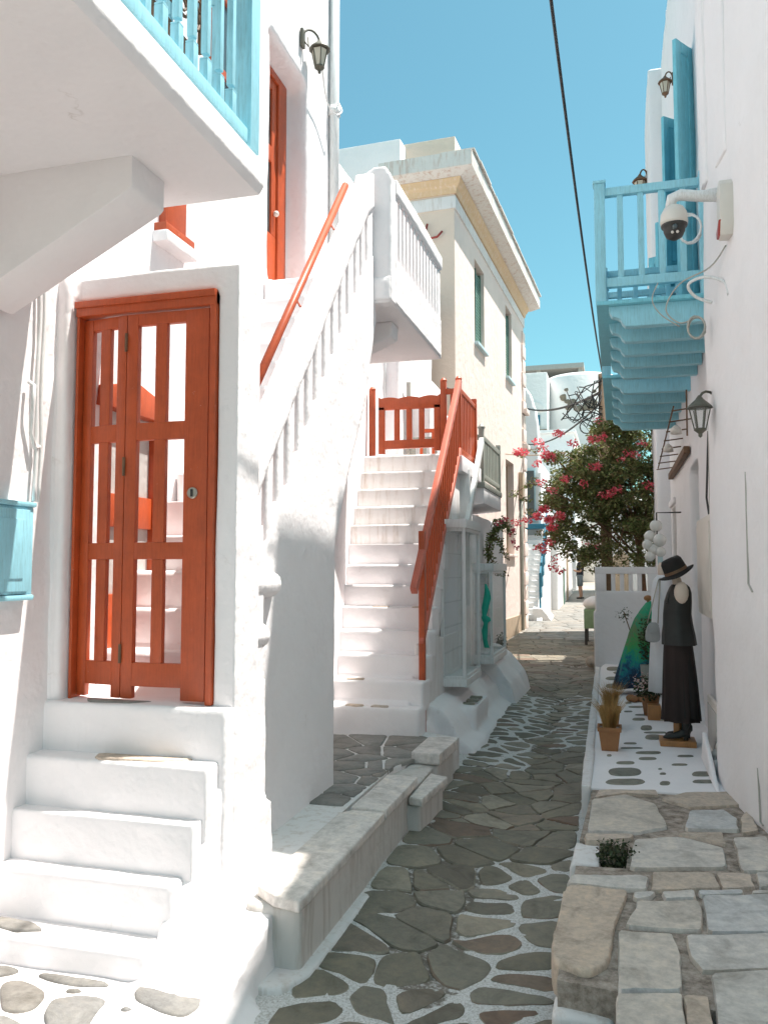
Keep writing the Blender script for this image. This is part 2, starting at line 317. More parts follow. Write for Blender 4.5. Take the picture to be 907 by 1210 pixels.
LEAF = leafmat('bougainvillea_leaf', [(0.09, 0.12, 0.035), (0.16, 0.21, 0.055), (0.12, 0.10, 0.04), (0.30, 0.33, 0.13), (0.18, 0.11, 0.05)])
LEAFD = leafmat('dark_leaf', [(0.03, 0.05, 0.018), (0.06, 0.085, 0.03), (0.05, 0.04, 0.02)])
PETAL = leafmat('pink_bract', [(0.80, 0.08, 0.14), (0.88, 0.18, 0.24), (0.72, 0.06, 0.08), (0.88, 0.40, 0.40)])
STRAW = leafmat('dried_grass', [(0.42, 0.25, 0.08), (0.52, 0.33, 0.13), (0.34, 0.19, 0.06)])
def dressmat():
    m, nt, p = nodes('patterned_dress_cloth')
    tc = nt.nodes.new('ShaderNodeTexCoord')
    sx = nt.nodes.new('ShaderNodeSeparateXYZ')
    nt.links.new(tc.outputs['Object'], sx.inputs[0])
    n = tex(nt, 9, 5, 0.7, dist=0.8)
    ad = nt.nodes.new('ShaderNodeMath')
    ad.operation = 'MULTIPLY_ADD'
    ad.inputs[1].default_value = 0.6
    zs = nt.nodes.new('ShaderNodeMath')
    zs.operation = 'MULTIPLY'
    zs.inputs[1].default_value = 0.55
    nt.links.new(sx.outputs[2], zs.inputs[0])
    nt.links.new(n, ad.inputs[0])
    nt.links.new(zs.outputs[0], ad.inputs[2])
    c = ramp(nt, ad.outputs[0], [(0.40, (0.006, 0.025, 0.06)), (0.48, (0.01, 0.13, 0.22)), (0.56, (0.01, 0.30, 0.22)), (0.66, (0.05, 0.36, 0.10)), (0.76, (0.15, 0.22, 0.10)), (0.88, (0.02, 0.32, 0.16))])
    sp = tex(nt, 32, 4, 0.8)
    f = ramp(nt, sp, [(0.60, (0, 0, 0)), (0.66, (0.7, 0.7, 0.7))])
    c = mix(nt, f, c, (0.18, 0.25, 0.20))
    nt.links.new(c, p.inputs['Base Color'])
    p.inputs['Roughness'].default_value = 0.7
    return m
DRESS = dressmat()
# ---------------------------------------------------------------- builders
ABS = {}
def absloc(o):
    return ABS.get(o.name, Vector((0, 0, 0)))
def tag(o, label=None, cat=None, group=None, kind=None):
    if label: o['label'] = label
    if cat: o['category'] = cat
    if group: o['group'] = group
    if kind: o['kind'] = kind
    return o
def thing(name, label, cat, loc=(0, 0, 0), group=None):
    o = bpy.data.objects.new(name, None)
    o.empty_display_size = 0.1
    COL.objects.link(o)
    o.location = loc
    ABS[o.name] = Vector(loc)
    return tag(o, label, cat, group)
def copy_tree(o, loc=None, parent=None, d=0):
    c = o.copy()
    COL.objects.link(c)
    if parent is not None: c.parent = parent
    if loc is not None: c.location = loc
    for ch in list(o.children):
        copy_tree(ch, None, c, d + 1)
    return c
def CR(pts, n=6):                          # a smooth curve through the points
    P_ = [Vector(p) for p in pts]
    P_ = [P_[0]] + P_ + [P_[-1]]
    out = []
    for i in range(1, len(P_) - 2):
        a, b, c, d = P_[i - 1:i + 3]
        for k in range(n):
            t = k / n
            out.append(0.5 * (2 * b + (c - a) * t + (2 * a - 5 * b + 4 * c - d) * t * t + (3 * b - a - 3 * c + d) * t ** 3))
    return out + [P_[-2]]
class MB:
    def __init__(s):
        s.v = []; s.f = []
    def add(s, vs, fs):
        b = len(s.v)
        s.v += [tuple(x) for x in vs]
        s.f += [tuple(i + b for i in f) for f in fs]
        return s
    def box(s, x0, x1, y0, y1, z0, z1):
        if x0 > x1: x0, x1 = x1, x0
        if y0 > y1: y0, y1 = y1, y0
        if z0 > z1: z0, z1 = z1, z0
        return s.add([(x0, y0, z0), (x1, y0, z0), (x1, y1, z0), (x0, y1, z0), (x0, y0, z1), (x1, y0, z1), (x1, y1, z1), (x0, y1, z1)],
                     [(0, 3, 2, 1), (4, 5, 6, 7), (0, 1, 5, 4), (1, 2, 6, 5), (2, 3, 7, 6), (3, 0, 4, 7)])
    def obox(s, c, ax, ay, az, hx, hy, hz):
        c = Vector(c); ax = Vector(ax); ay = Vector(ay); az = Vector(az)
        vs = []
        for sz in (-1, 1):
            for sx, sy in ((-1, -1), (1, -1), (1, 1), (-1, 1)):
                vs.append(c + ax * hx * sx + ay * hy * sy + az * hz * sz)
        return s.add(vs, [(0, 3, 2, 1), (4, 5, 6, 7), (0, 1, 5, 4), (1, 2, 6, 5), (2, 3, 7, 6), (3, 0, 4, 7)])
    def bar(s, a, b, wx, wy, up=(0, 0, 1)):
        a = Vector(a); b = Vector(b)
        d = b - a; L = d.length; d.normalize()
        u = Vector(up)
        if abs(d.dot(u)) > 0.98: u = Vector((0, 1, 0))
        sx = d.cross(u).normalized(); sy = sx.cross(d).normalized()
        return s.obox((a + b) / 2, sx, sy, d, wx / 2, wy / 2, L / 2)
    def prism(s, poly, t0, t1, plane='yz'):
        n = len(poly)
        def pt(a, b, t):
            return {'yz': (t, a, b), 'xz': (a, t, b), 'xy': (a, b, t)}[plane]
        vs = [pt(a, b, t0) for a, b in poly] + [pt(a, b, t1) for a, b in poly]
        fs = [tuple(range(n)), tuple(reversed(range(n, 2 * n)))] + [(i, n + i, n + (i + 1) % n, (i + 1) % n) for i in range(n)]
        return s.add(vs, fs)
    def tube(s, pts, r, n=6, cap=True):
        pts = [Vector(p) for p in pts]
        if not hasattr(r, '__len__'): r = [r] * len(pts)
        rings = []
        u = None
        for i, p in enumerate(pts):
            d = (pts[min(i + 1, len(pts) - 1)] - pts[max(i - 1, 0)]).normalized()
            if u is None:
                u = d.cross(Vector((0, 0, 1)))
                if u.length < 0.1: u = d.cross(Vector((0, 1, 0)))
            u = (u - d * u.dot(d)).normalized()
            v = d.cross(u)
            rings.append([p + (u * math.cos(2 * math.pi * k / n) + v * math.sin(2 * math.pi * k / n)) * r[i] for k in range(n)])
        return s.rings(rings, cap)
    def rings(s, rings, cap=True):
        n = len(rings[0])
        vs = [p for ring in rings for p in ring]
        fs = []
        for i in range(len(rings) - 1):
            for k in range(n):
                fs.append((i * n + k, i * n + (k + 1) % n, (i + 1) * n + (k + 1) % n, (i + 1) * n + k))
        if cap:
            fs.append(tuple(reversed(range(n))))
            fs.append(tuple((len(rings) - 1) * n + k for k in range(n)))
        return s.add(vs, fs)
    def lathe(s, c, prof, n=16, ell=1.0, cap=True):
        cx, cy, cz = c
        return s.rings([[(cx + r * math.cos(2 * math.pi * k / n), cy + r * ell * math.sin(2 * math.pi * k / n), cz + z) for k in range(n)] for r, z in prof], cap)
    def ball(s, c, r, n=12, sc=(1, 1, 1)):
        m = max(6, n // 2)
        rings = []
        for i in range(m + 1):
            a = math.pi * (i + 0.0) / m
            rr = max(1e-4, math.sin(a)) * r
            rings.append([(c[0] + rr * math.cos(2 * math.pi * k / n) * sc[0], c[1] + rr * math.sin(2 * math.pi * k / n) * sc[1], c[2] - math.cos(a) * r * sc[2]) for k in range(n)])
        return s.rings(rings)
    def build(s, name, mat, parent=None, bev=0.0, smooth=False, remesh=0.0, disp=0.0, seg=2, label=None, cat=None, group=None, kind=None, seed=0):
        off = absloc(parent) if parent is not None else Vector((0, 0, 0))
        me = bpy.data.meshes.new(name)
        me.from_pydata([tuple(Vector(p) - off) for p in s.v], [], s.f)
        bm = bmesh.new(); bm.from_mesh(me)
        bmesh.ops.recalc_face_normals(bm, faces=bm.faces)
        if bev > 0:
            es = [e for e in bm.edges if len(e.link_faces) == 2 and e.calc_face_angle(0) > 0.5]
            bmesh.ops.bevel(bm, geom=es, offset=bev, segments=seg, profile=0.6, affect='EDGES', clamp_overlap=True)
        bm.to_mesh(me); bm.free()
        me.materials.append(mat)
        o = bpy.data.objects.new(name, me)
        COL.objects.link(o)
        if parent is not None:
            o.parent = parent
        ABS[o.name] = off.copy()
        if remesh > 0:
            md = o.modifiers.new('remesh', 'REMESH')
            md.mode = 'VOXEL'; md.voxel_size = remesh; md.use_smooth_shade = True
            if disp > 0:
                for k, (sz, st) in enumerate(((0.45, disp), (1.7, disp * 1.6))):
                    t = bpy.data.textures.get('plaster_swell_%d' % k) or bpy.data.textures.new('plaster_swell_%d' % k, 'CLOUDS')
                    t.noise_scale = sz
                    dm = o.modifiers.new('swell', 'DISPLACE')
                    dm.texture = t; dm.strength = st; dm.mid_level = 0.5; dm.texture_coords = 'LOCAL'
        if smooth or bev > 0:
            for p in me.polygons: p.use_smooth = True
            if not smooth or smooth == 'sharp':
                bme = me
                try:
                    bme.set_sharp_from_angle(angle=R(32))
                except Exception:
                    pass
        tag(o, label, cat, group, kind)
        return o
def lerp(a, b, t): return a + (b - a) * t
def chaikin(p, k=2, q=0.25):
    for _ in range(k):
        out = []
        for i in range(len(p)):
            a = p[i]; b = p[(i + 1) % len(p)]
            out.append((a[0] * (1 - q) + b[0] * q, a[1] * (1 - q) + b[1] * q))
            out.append((a[0] * q + b[0] * (1 - q), a[1] * q + b[1] * (1 - q)))
        p = out
    return p
def area(p):
    return 0.5 * sum(p[i][0] * p[(i + 1) % len(p)][1] - p[(i + 1) % len(p)][0] * p[i][1] for i in range(len(p)))
def clip(poly, px, py, nx, ny):            # keep the side where (p - P).n < 0
    out = []
    for i in range(len(poly)):
        a = poly[i]; b = poly[(i + 1) % len(poly)]
        da = (a[0] - px) * nx + (a[1] - py) * ny
        db = (b[0] - px) * nx + (b[1] - py) * ny
        if da < 0: out.append(a)
        if (da < 0) != (db < 0):
            t = da / (da - db)
            out.append((a[0] + (b[0] - a[0]) * t, a[1] + (b[1] - a[1]) * t))
    return out
def cells(seeds, region, gap):             # rounded stones, one per seed, joints of the given width
    res = []
    for i, s in enumerate(seeds):
        p = list(region)
        g = gap(s) if callable(gap) else gap
        near = sorted(range(len(seeds)), key=lambda j: (seeds[j][0] - s[0]) ** 2 + (seeds[j][1] - s[1]) ** 2)[1:20]
        for j in near:
            q = seeds[j]
            dx = q[0] - s[0]; dy = q[1] - s[1]; L = math.hypot(dx, dy)
            if L < 1e-4: continue
            nx, ny = dx / L, dy / L
            p = clip(p, s[0] + dx / 2 - nx * g / 2, s[1] + dy / 2 - ny * g / 2, nx, ny)
            if len(p) < 3: break
        if len(p) >= 3 and abs(area(p)) > 0.0015:
            res.append((i, p))
    return res
def slab_mb(mb, poly, zf, h, edge=0.012, rough=0.004, drop=0.04, rd=2, jit=0.006, q0=0.22):
    if area(poly) < 0: poly = poly[::-1]
    p = poly
    if rd < 2:
        # keep straight-ish sides: add points along the long edges first
        pp_ = []
        for i in range(len(p)):
            a = p[i]; b = p[(i + 1) % len(p)]
            L = math.hypot(b[0] - a[0], b[1] - a[1])
            pp_.append(a)
            if L > 0.12:
                pp_.append((a[0] * .72 + b[0] * .28, a[1] * .72 + b[1] * .28)); pp_.append((a[0] * .28 + b[0] * .72, a[1] * .28 + b[1] * .72))
        p = pp_
    p = chaikin(p, rd, q0)
    # break the too-even outline
    q = []
    cx = sum(a for a, b in p) / len(p); cy = sum(b for a, b in p) / len(p)
    for (a, b) in p:
        k = noise.noise(Vector((a * 9, b * 9, 3.1))) * jit * 2
        L = math.hypot(a - cx, b - cy) + 1e-6
        q.append((a + (a - cx) / L * k, b + (b - cy) / L * k))
    p = q
    n = len(p)
    tx = rnd.uniform(-0.012, 0.012); ty = rnd.uniform(-0.012, 0.012)
    def ring(inset, dz, top):
        out = []
        for a, b in p:
            L = math.hypot(a - cx, b - cy) + 1e-6
            k = min(inset, L * 0.6)
            x = a - (a - cx) / L * k; y = b - (b - cy) / L * k
            z = zf(x, y) + dz
            if top: z += (x - cx) * tx + (y - cy) * ty + rough * noise.noise(Vector((x * 14, y * 14, 0)))
            out.append((x, y, z))
        return out
    r0 = ring(0, -drop, False); r1 = ring(0, h * 0.35, True); r2 = ring(edge, h, True); 
    vs = r0 + r1 + r2 + [(cx, cy, zf(cx, cy) + h + rough * 0.5)]
    fs = []
    for k in range(n):
        j = (k + 1) % n
        fs += [(k, j, n + j, n + k), (n + k, n + j, 2 * n + j, 2 * n + k), (2 * n + k, 2 * n + j, 3 * n)]
    mb.add(vs, fs)
    return mb
# ---------------------------------------------------------------- ground profile of the lane
GP = [(-5, -.30), (3, -.29), (5.5, -.23), (8, -.20), (15, -.16), (19, -.13), (23.5, 0.0), (30, .26), (37, .53), (60, 1.4), (400, 3.0)]
def gz(y):
    for (a, za), (b, zb) in zip(GP, GP[1:]):
        if y <= b: return za + (zb - za) * max(0, (y - a) / (b - a))
    return GP[-1][1]
def lane_z(x, y):
    dip = 0.045 * max(0, 1 - abs(x + 0.80) / 0.5) if y < 16 else 0
    return gz(y) - dip + 0.006 * noise.noise(Vector((x * 2.3, y * 2.3, 0)))
# ground out to the horizon
vs = []; fs = []
xs = [-400, -60, -20, -6, -3.3, 0.3, 3, 8, 20, 60, 400]
ys = [-30, -5, 0, 3, 8, 15, 19, 23.5, 30, 37, 60, 120, 900]
for y in ys:
    for x in xs: vs.append((x, y, gz(y) - 0.10))
for j in range(len(ys) - 1):
    for i in range(len(xs) - 1):
        a = j * len(xs) + i
        fs.append((a, a + 1, a + 1 + len(xs), a + len(xs)))
MB().add(vs, fs).build('ground', GROUND, kind='structure')
# lane bed of mortar, with the whitewashed joints painted on it
def painted(x, y):
    if x > -0.80 - 0.03 * (y - 4.5) and y < 5.55 and x > -1.02: return 1
    if y < 3.92 + 0.2 * (x + 1.1): return 1
    if x < -1.33 and y < 8.6: return 0.8
    if x < -1.18 and y < 4.6: return 0.75
    if 7.75 < y < 12.3 and x < -0.86: return 1
    if 8.8 < y < 12.6 and x > -0.74: return 1
    if x > -0.36 and y < 14: return 0.7
    return 0
def lane_mesh(x0, x1, y0, y1, st):
    nx = int((x1 - x0) / st); ny = int((y1 - y0) / st)
    vs = [(lerp(x0, x1, i / nx), lerp(y0, y1, j / ny)) for j in range(ny + 1) for i in range(nx + 1)]
    me = bpy.data.meshes.new('lane')
    me.from_pydata([(x, y, lane_z(x, y) + 0.010 * painted(x, y) + 0.006 * noise.noise(Vector((x * 11, y * 11, 5)))) for x, y in vs], [],
                   [(j * (nx + 1) + i, j * (nx + 1) + i + 1, (j + 1) * (nx + 1) + i + 1, (j + 1) * (nx + 1) + i) for j in range(ny) for i in range(nx)])
    ca = me.color_attributes.new('paint', 'FLOAT_COLOR', 'POINT')
    for k, (x, y) in enumerate(vs):
        wx = x + 0.10 * noise.noise(Vector((x * 5, y * 5, 1))); wy = y + 0.5 * noise.noise(Vector((x * 3, y * 3, 8)))
        v = max(painted(wx, wy), 0.32)
        ca.data[k].color = (v, v, v, 1)
    me.materials.append(MORTAR)
    for p in me.polygons: p.use_smooth = True
    o = bpy.data.objects.new('lane', me)
    COL.objects.link(o)
    return o
lane = lane_mesh(-3.2, 0.0, 1.2, 24.0, 0.05)
tag(lane, kind='structure')
# stones of the lane: the near ones from their traced places, the rest in courses
reg = [(-1.47, 2.2), (-0.29, 2.2), (-0.31, 6.2), (-1.47, 6.2)]
seeds = [tuple(s) for s in LANE_SEEDS if -1.55 < s[0] < -0.25 and 2.3 < s[1] < 6.3]
edge_seeds = [(x, y) for y in (6.75, 6.95) for x in (-1.3, -0.95, -0.6, -0.4)]
def gap_at(s):
    x, y = s
    pv = painted(x, y)
    return (0.056 if y > 7 else 0.036) if pv >= 1 else (0.020 if pv > 0 else 0.015)
def lane_gap(s):
    return gap_at(s) * rnd.uniform(0.75, 1.25)
allcells = []
for i, c in cells(seeds + edge_seeds, reg, lane_gap):
    allcells.append(c)
y = 6.3
far_seeds = []
row = 0
while y < 20.5:
    xl = -1.45 if y < 12.4 else lerp(-1.75, -2.55, min(1, (y - 12.4) / 3))
    xr = -0.33 if y < 14.2 else -0.42
    pv = 7.7 < y < 12.4
    step = rnd.uniform(0.30, 0.46) if not pv else rnd.uniform(0.26, 0.42)
    if y > 14: step = rnd.uniform(0.34, 0.5)
    x = xl + rnd.uniform(0.05, 0.25)
    while x < xr:
        far_seeds.append((x, y + rnd.uniform(-0.07, 0.07)))
        x += step * rnd.uniform(0.75, 1.35)
    y += (rnd.uniform(0.17, 0.23) if pv else rnd.uniform(0.16, 0.21)) if y < 14 else rnd.uniform(0.28, 0.36)
    row += 1
regs = [([(-1.47, 6.2), (-0.31, 6.2), (-0.34, 12.6), (-1.47, 12.6)], 0, 12.9), ([(-1.75, 12.6), (-0.34, 12.6), (-0.36, 14.4), (-2.3, 14.4)], 12.3, 14.8), ([(-2.72, 14.4), (-0.38, 14.4), (-0.4, 20.6), (-2.6, 20.6)], 14.1, 21)]
for rg, ya, yb in regs:
    sd_ = [s for s in far_seeds if ya - 0.4 < s[1] < yb + 0.4]
    if ya == 0: sd_ = sd_ + [s for s in seeds if s[1] > 5.9]
    for i, c in cells(sd_, rg, lane_gap):
        allcells.append(c)
allcells.sort(key=lambda c: min(b for a, b in c))
rest = MB()
for k, c in enumerate(allcells):
    if k < 290:
        pv = gap_at((sum(a for a, b in c) / len(c), sum(b for a, b in c) / len(c))) > 0.03
        mb = slab_mb(MB(), c, lane_z, 0.014, 0.008, 0.007, 0.03, 2 if pv or min(b for a, b in c) < 5.8 else 1, 0.010, 0.22 if pv else 0.16)
        mb.build('paving_stone', SLATE, lane, smooth='sharp')
    else:
        slab_mb(rest, c, lane_z, 0.012, 0.006, 0.006, 0.03, rd=1)
rest.build('paving_stones', SLATE, lane, smooth='sharp', kind='stuff')
# the sunny stretch and the climb beyond it: too far off to tell stones apart
far = MB()
vs = []; fs = []
ysf = [24 + i * 1.5 for i in range(12)]
for yy in ysf:
    vs += [(-3.2 + (yy - 24) * 0.02, yy, gz(yy) + 0.012), (0.3, yy, gz(yy) + 0.012)]
for i in range(len(ysf) - 1): fs.append((2 * i, 2 * i + 1, 2 * i + 3, 2 * i + 2))
MB().add(vs, fs).build('upper_lane', SLATEL, kind='structure')
cl = []
yy = 20.7
sdd = []
while yy < 31:
    x = -2.5 + rnd.uniform(0, .3)
    while x < -0.45:
        sdd.append((x, yy + rnd.uniform(-.1, .1))); x += rnd.uniform(0.4, 0.8)
    yy += 0.45
mbf = MB()
for i, c in cells(sdd, [(-2.45, 20.6), (-0.4, 20.6), (-0.35, 31), (-2.3, 31)], 0.03):
    slab_mb(mbf, c, lambda a, b: gz(b) + 0.012, 0.014, 0.01, 0.004, 0.03, rd=1)
mbf.build('paving_stones', SLATEL, lane, smooth=True, kind='stuff')

# ---------------------------------------------------------------- raised pavement in front of the gate steps
pave = MB().prism([(-6, 0.5), (-1.70, 0.5), (-1.70, 2.6), (-1.74, 3.2), (-1.76, 3.75), (-1.66, 4.05), (-1.95, 4.4), (-6, 4.4)], -0.5, -0.155, 'xy').prism([(-1.9, -0.5), (-1.46, -0.5), (-1.49, -0.29), (-1.62, -0.24), (-1.72, -0.156), (-1.9, -0.156)], 0.5, 3.5, 'xz').prism([(-1.9, -0.5), (-1.60, -0.5), (-1.60, -0.26), (-1.62, -0.13), (-1.68, -0.03), (-1.9, 0.0)], 3.5, 3.9, 'xz').prism([(3.0, -0.5), (3.15, -0.165), (3.4, -0.12), (3.75, 0.0), (3.9, 0.03), (4.5, 0.03), (4.5, -0.5)], -2.05, -1.62).build('raised_pavement', WHITE, remesh=0.03, disp=0.03)
tag(pave, kind='structure')
LEFT_STONES = [p for p in LEFT_STONES if max(b for a, b in p) < 3.6 or True]
for poly in LEFT_STONES:
    slab_mb(MB(), poly, lambda a, b: -0.157, 0.012, 0.012, 0.004, 0.02).build('paving_stone', GREYST, pave, smooth=True)
# stone platform between the two staircases, behind the kerb wall
platf = MB().prism([(-3.1, 4.3), (-1.74, 4.3), (-1.74, 6.4), (-1.6, 7.0), (-1.45, 7.72), (-1.8, 7.9), (-3.1, 7.9)], -0.4, 0.085, 'xy').build('stone_platform', WHITE2, kind='structure')
preg = [(-2.7, 5.3), (-1.78, 5.3), (-1.73, 6.5), (-1.55, 6.9), (-1.48, 7.3), (-1.76, 7.66), (-2.7, 7.5)]
for i, c in cells([tuple(s) for s in PLATFORM_SEEDS], preg, 0.02):
    slab_mb(MB(), c, lambda a, b: 0.085, 0.012, 0.012, 0.004, 0.02, rd=1).build('paving_stone', SLATEL, platf, smooth=True)
# kerb wall with its coping
kt = thing('kerb_wall', 'low whitewashed kerb wall with worn stone coping beside the lane, left', 'kerb wall', (-1.6, 5.6, -0.24))
km = MB().prism([(3.78, -0.4), (7.72, -0.4), (7.72, 0.044), (3.78, 0.044)], -1.76, -1.475)
km.build('wall', KERB, kt, remesh=0.025, disp=0.02)
MB().prism([(-1.76, 3.55), (-1.50, 3.6), (-1.42, 3.75), (-1.40, 7.8), (-1.76, 7.8)], -0.4, -0.235, 'xy').build('mortar_fillet', WHITE2, kt, remesh=0.03, disp=0.03)
for nm, poly, z0, z1 in (('coping_stone', [(-1.73, 3.86), (-1.60, 3.76), (-1.455, 3.72), (-1.45, 4.4), (-1.46, 5.20), (-1.67, 5.20), (-1.735, 5.1)], 0.047, 0.105),
                         ('coping_stone', [(-1.70, 5.225), (-1.455, 5.225), (-1.455, 6.10), (-1.69, 6.12)], 0.047, 0.11),
                         ('coping_stone', [(-1.47, 5.86), (-1.36, 5.82), (-1.31, 6.48), (-1.46, 6.56)], -0.03, 0.03),
                         ('coping_stone', [(-1.66, 6.72), (-1.42, 6.70), (-1.39, 7.32), (-1.46, 7.44), (-1.66, 7.36)], 0.06, 0.15)):
    mb = MB().prism(poly, z0, z1, 'xy')
    mb.build(nm, COPE, kt, remesh=0.010, disp=0.006)
MB().prism([(-1.62, 5.88), (-1.38, 5.87), (-1.335, 6.46), (-1.62, 6.52)], -0.4, -0.032, 'xy').build('step_base', KERB, kt, remesh=0.025, disp=0.015)
MB().prism([(-1.70, 6.6), (-1.44, 6.75), (-1.42, 7.3), (-1.70, 7.4)], -0.4, 0.058, 'xy').build('end_base', KERB, kt, remesh=0.025, disp=0.015)

# ---------------------------------------------------------------- right: terrace, worn slabs
ter = MB().prism([(-0.235, 6.58), (0.95, 6.62), (0.95, 19), (0.2, 19), (-0.34, 14.4)], -0.4, 0.0, 'xy').build('terrace', WHITE, kind='structure', bev=0.02)
MB().prism([(-0.30, 6.55), (-0.225, 6.55), (-0.315, 14.4), (-0.40, 14.4)], -0.3, 0.022, 'xy').build('terrace_kerb', WHITE2, ter, remesh=0.02, disp=0.012)
for poly in TERRACE_STONES:
    slab_mb(MB(), poly, lambda a, b: 0.0, 0.006, 0.006, 0.001, 0.01, rd=1, jit=0.004).build('terrace_stone', OLIVE, ter, smooth=True)
vs = []; fs = []
base = MB().prism([(-0.27, 3.55), (1.6, 3.3), (1.6, 6.62), (-0.22, 6.62), (-0.26, 5.35), (0.03, 5.3), (0.01, 4.93), (-0.26, 4.9)], -0.4, -0.016, 'xy').build('slab_bed', DIRT, kind='structure')
MB().box(-0.27, 1.8, 0.4, 3.6, -0.5, -0.16).build('slab_bed', DIRT, kind='structure')
pav = MB().prism([(-0.30, 4.93), (-0.13, 4.95), (-0.14, 5.3), (-0.29, 5.33)], -0.4, -0.02, 'xy').build('whitewashed_block', WHITE2, base, remesh=0.02, disp=0.012)
for k, poly in enumerate(SLABS):
    if k == 0:
        mb = MB().prism(chaikin(poly, 1, 0.15), -0.135, 0.012, 'xy')
        mb.build('block', PINKST, base, remesh=0.012, disp=0.02)
        continue
    mat = PINKST if k in (2, 3, 14, 21, 22, 23, 24, 20) else MARBLE
    slab_mb(MB(), poly, lambda a, b: -0.022, 0.026, 0.007, 0.004, 0.06, rd=1, jit=0.008, q0=0.16).build('slab', mat, base, smooth='sharp')
# small chips wedged in the joints
for k in range(60):
    x = rnd.uniform(-0.2, 0.85); y = rnd.uniform(3.35, 6.5)
    if x < 0 and y < 3.75: continue
    if any(min(a for a, b in p) - 0.015 < x < max(a for a, b in p) + 0.015 and min(b for a, b in p) - 0.015 < y < max(b for a, b in p) + 0.015 for p in SLABS): continue
    r = rnd.uniform(0.02, 0.05)
    pl = [(x + r * rnd.uniform(.7, 1.3) * math.cos(a), y + r * rnd.uniform(.7, 1.3) * math.sin(a)) for a in (0, 1.1, 2.3, 3.4, 4.5, 5.4)]
    slab_mb(MB(), pl, lambda a, b: -0.035, 0.012, 0.006, 0.004, 0.01, rd=1).build('chip', PINKST, base, smooth=True)
# whitewashed face under the front block, and the lower step in front of it
MB().box(-0.285, -0.045, 3.50, 3.66, -0.32, -0.125).build('riser', WHITE2, base, remesh=0.02, disp=0.015)
MB().prism([(-0.29, 2.9), (-0.04, 2.9), (-0.04, 3.49), (-0.29, 3.48)], -0.3, -0.17, 'xy').build('lower_step', PINKST, base, remesh=0.02, disp=0.02)
slab_mb(MB(), [(-0.03, 2.3), (0.6, 2.3), (0.6, 3.16), (-0.03, 3.15)], lambda a, b: -0.022, 0.026, 0.01, 0.006, 0.3, rd=1).build('slab', MARBLE, base, smooth=True)
slab_mb(MB(), [(0.62, 2.3), (1.5, 2.3), (1.5, 3.2), (0.62, 3.2)], lambda a, b: -0.022, 0.026, 0.01, 0.006, 0.3, rd=1).build('slab', MARBLE, base, smooth=True)

# ---------------------------------------------------------------- LEFT: white house with the blue balcony
H = thing('white_house', 'white plastered house with blue railed balcony and tall red upper door, left', 'house', (-3.0, 4.0, -0.2))
m = MB()
XW = -2.95
m.box(XW, -6.5, -1.5, 6.66, -0.4, 9.2)
m.box(XW, -6.5, 7.62, 8.38, -0.4, 9.2)
m.box(XW, -6.5, 6.6, 7.7, -0.4, 4.26)
m.box(XW, -6.5, 6.6, 7.7, 6.56, 9.2)
m.box(-3.25, -6.5, 6.6, 7.7, 4.2, 6.7)
m.build('wall', WHITE, H, remesh=0.045, disp=0.018)
# tall door in its recess
d = MB().box(-3.24, -3.17, 7.40, 7.60, 4.26, 6.55).box(-3.24, -3.17, 6.68, 6.76, 4.26, 6.55).box(-3.24, -3.17, 6.76, 7.40, 6.47, 6.55)
fr = d.build('door_frame', RED, H, bev=0.008)
lf = MB()
lf.box(-3.235, -3.19, 6.77, 7.39, 4.28, 4.9).box(-3.235, -3.19, 6.77, 6.88, 4.9, 6.46).box(-3.235, -3.19, 7.28, 7.39, 4.9, 6.46).box(-3.235, -3.19, 6.88, 7.28, 5.62, 5.78).box(-3.235, -3.19, 6.88, 7.28, 6.36, 6.46)
dl = lf.build('door', RED, H, bev=0.008)
MB().box(-3.22, -3.21, 6.88, 7.28, 5.78, 6.36).box(-3.22, -3.21, 6.88, 7.28, 4.9, 5.62).build('pane', GLASS, dl)
MB().ball((-3.16, 7.33, 5.12), 0.03).build('handle', OFFW, dl, smooth=True)
# small shuttered window above the gate, with its white sill
MB().box(-2.96, -2.90, 4.86, 5.14, 3.97, 4.5).build('window_shutter', RED, H, bev=0.01)
MB().box(-2.96, -2.86, 4.80, 5.19, 3.91, 3.97).build('sill', RED, H, bev=0.008)
MB().box(-2.96, -2.84, 4.78, 5.20, 3.83, 3.908).build('window_ledge', WHITE, H, bev=0.012)
# shuttered door opening on to the balcony
fr = MB().box(-2.96, -2.90, 5.52, 5.58, 5.1, 6.2).box(-2.96, -2.90, 5.90, 5.96, 5.1, 6.2).box(-2.96, -2.90, 5.58, 5.90, 5.1, 5.16).box(-2.96, -2.90, 5.58, 5.90, 6.12, 6.2).build('balcony_window', RED, H, bev=0.008)
MB().box(-2.955, -2.925, 5.58, 5.90, 5.16, 6.12).build('pane', GLASS, fr)
MB().box(-2.94, -2.905, 5.58, 5.90, 5.5, 5.56).build('glazing_bar', RED, fr)
# balcony slab, bracket
MB().prism([(XW + 0.02, 3.50), (-1.68, 3.50), (-1.655, 3.54), (-1.655, 3.66), (XW + 0.02, 3.66)], -0.5, 3.69, 'xz').build('balcony_slab', WHITE, H, bev=0.012)
MB().prism([(XW + 0.02, 3.664), (-1.69, 3.664), (-1.69, 3.70), (XW + 0.02, 3.70)], -0.5, 3.67, 'xz').build('balcony_floor', WHITE2, H, bev=0.008)
for yb in (1.2, 3.16):
    MB().prism([(XW + 0.04, 2.92), (-2.08, 3.34), (-2.06, 3.36), (-2.06, 3.52), (XW + 0.04, 3.52)], yb, yb + 0.28, 'xz').build('bracket', WHITE, H, bev=0.014)
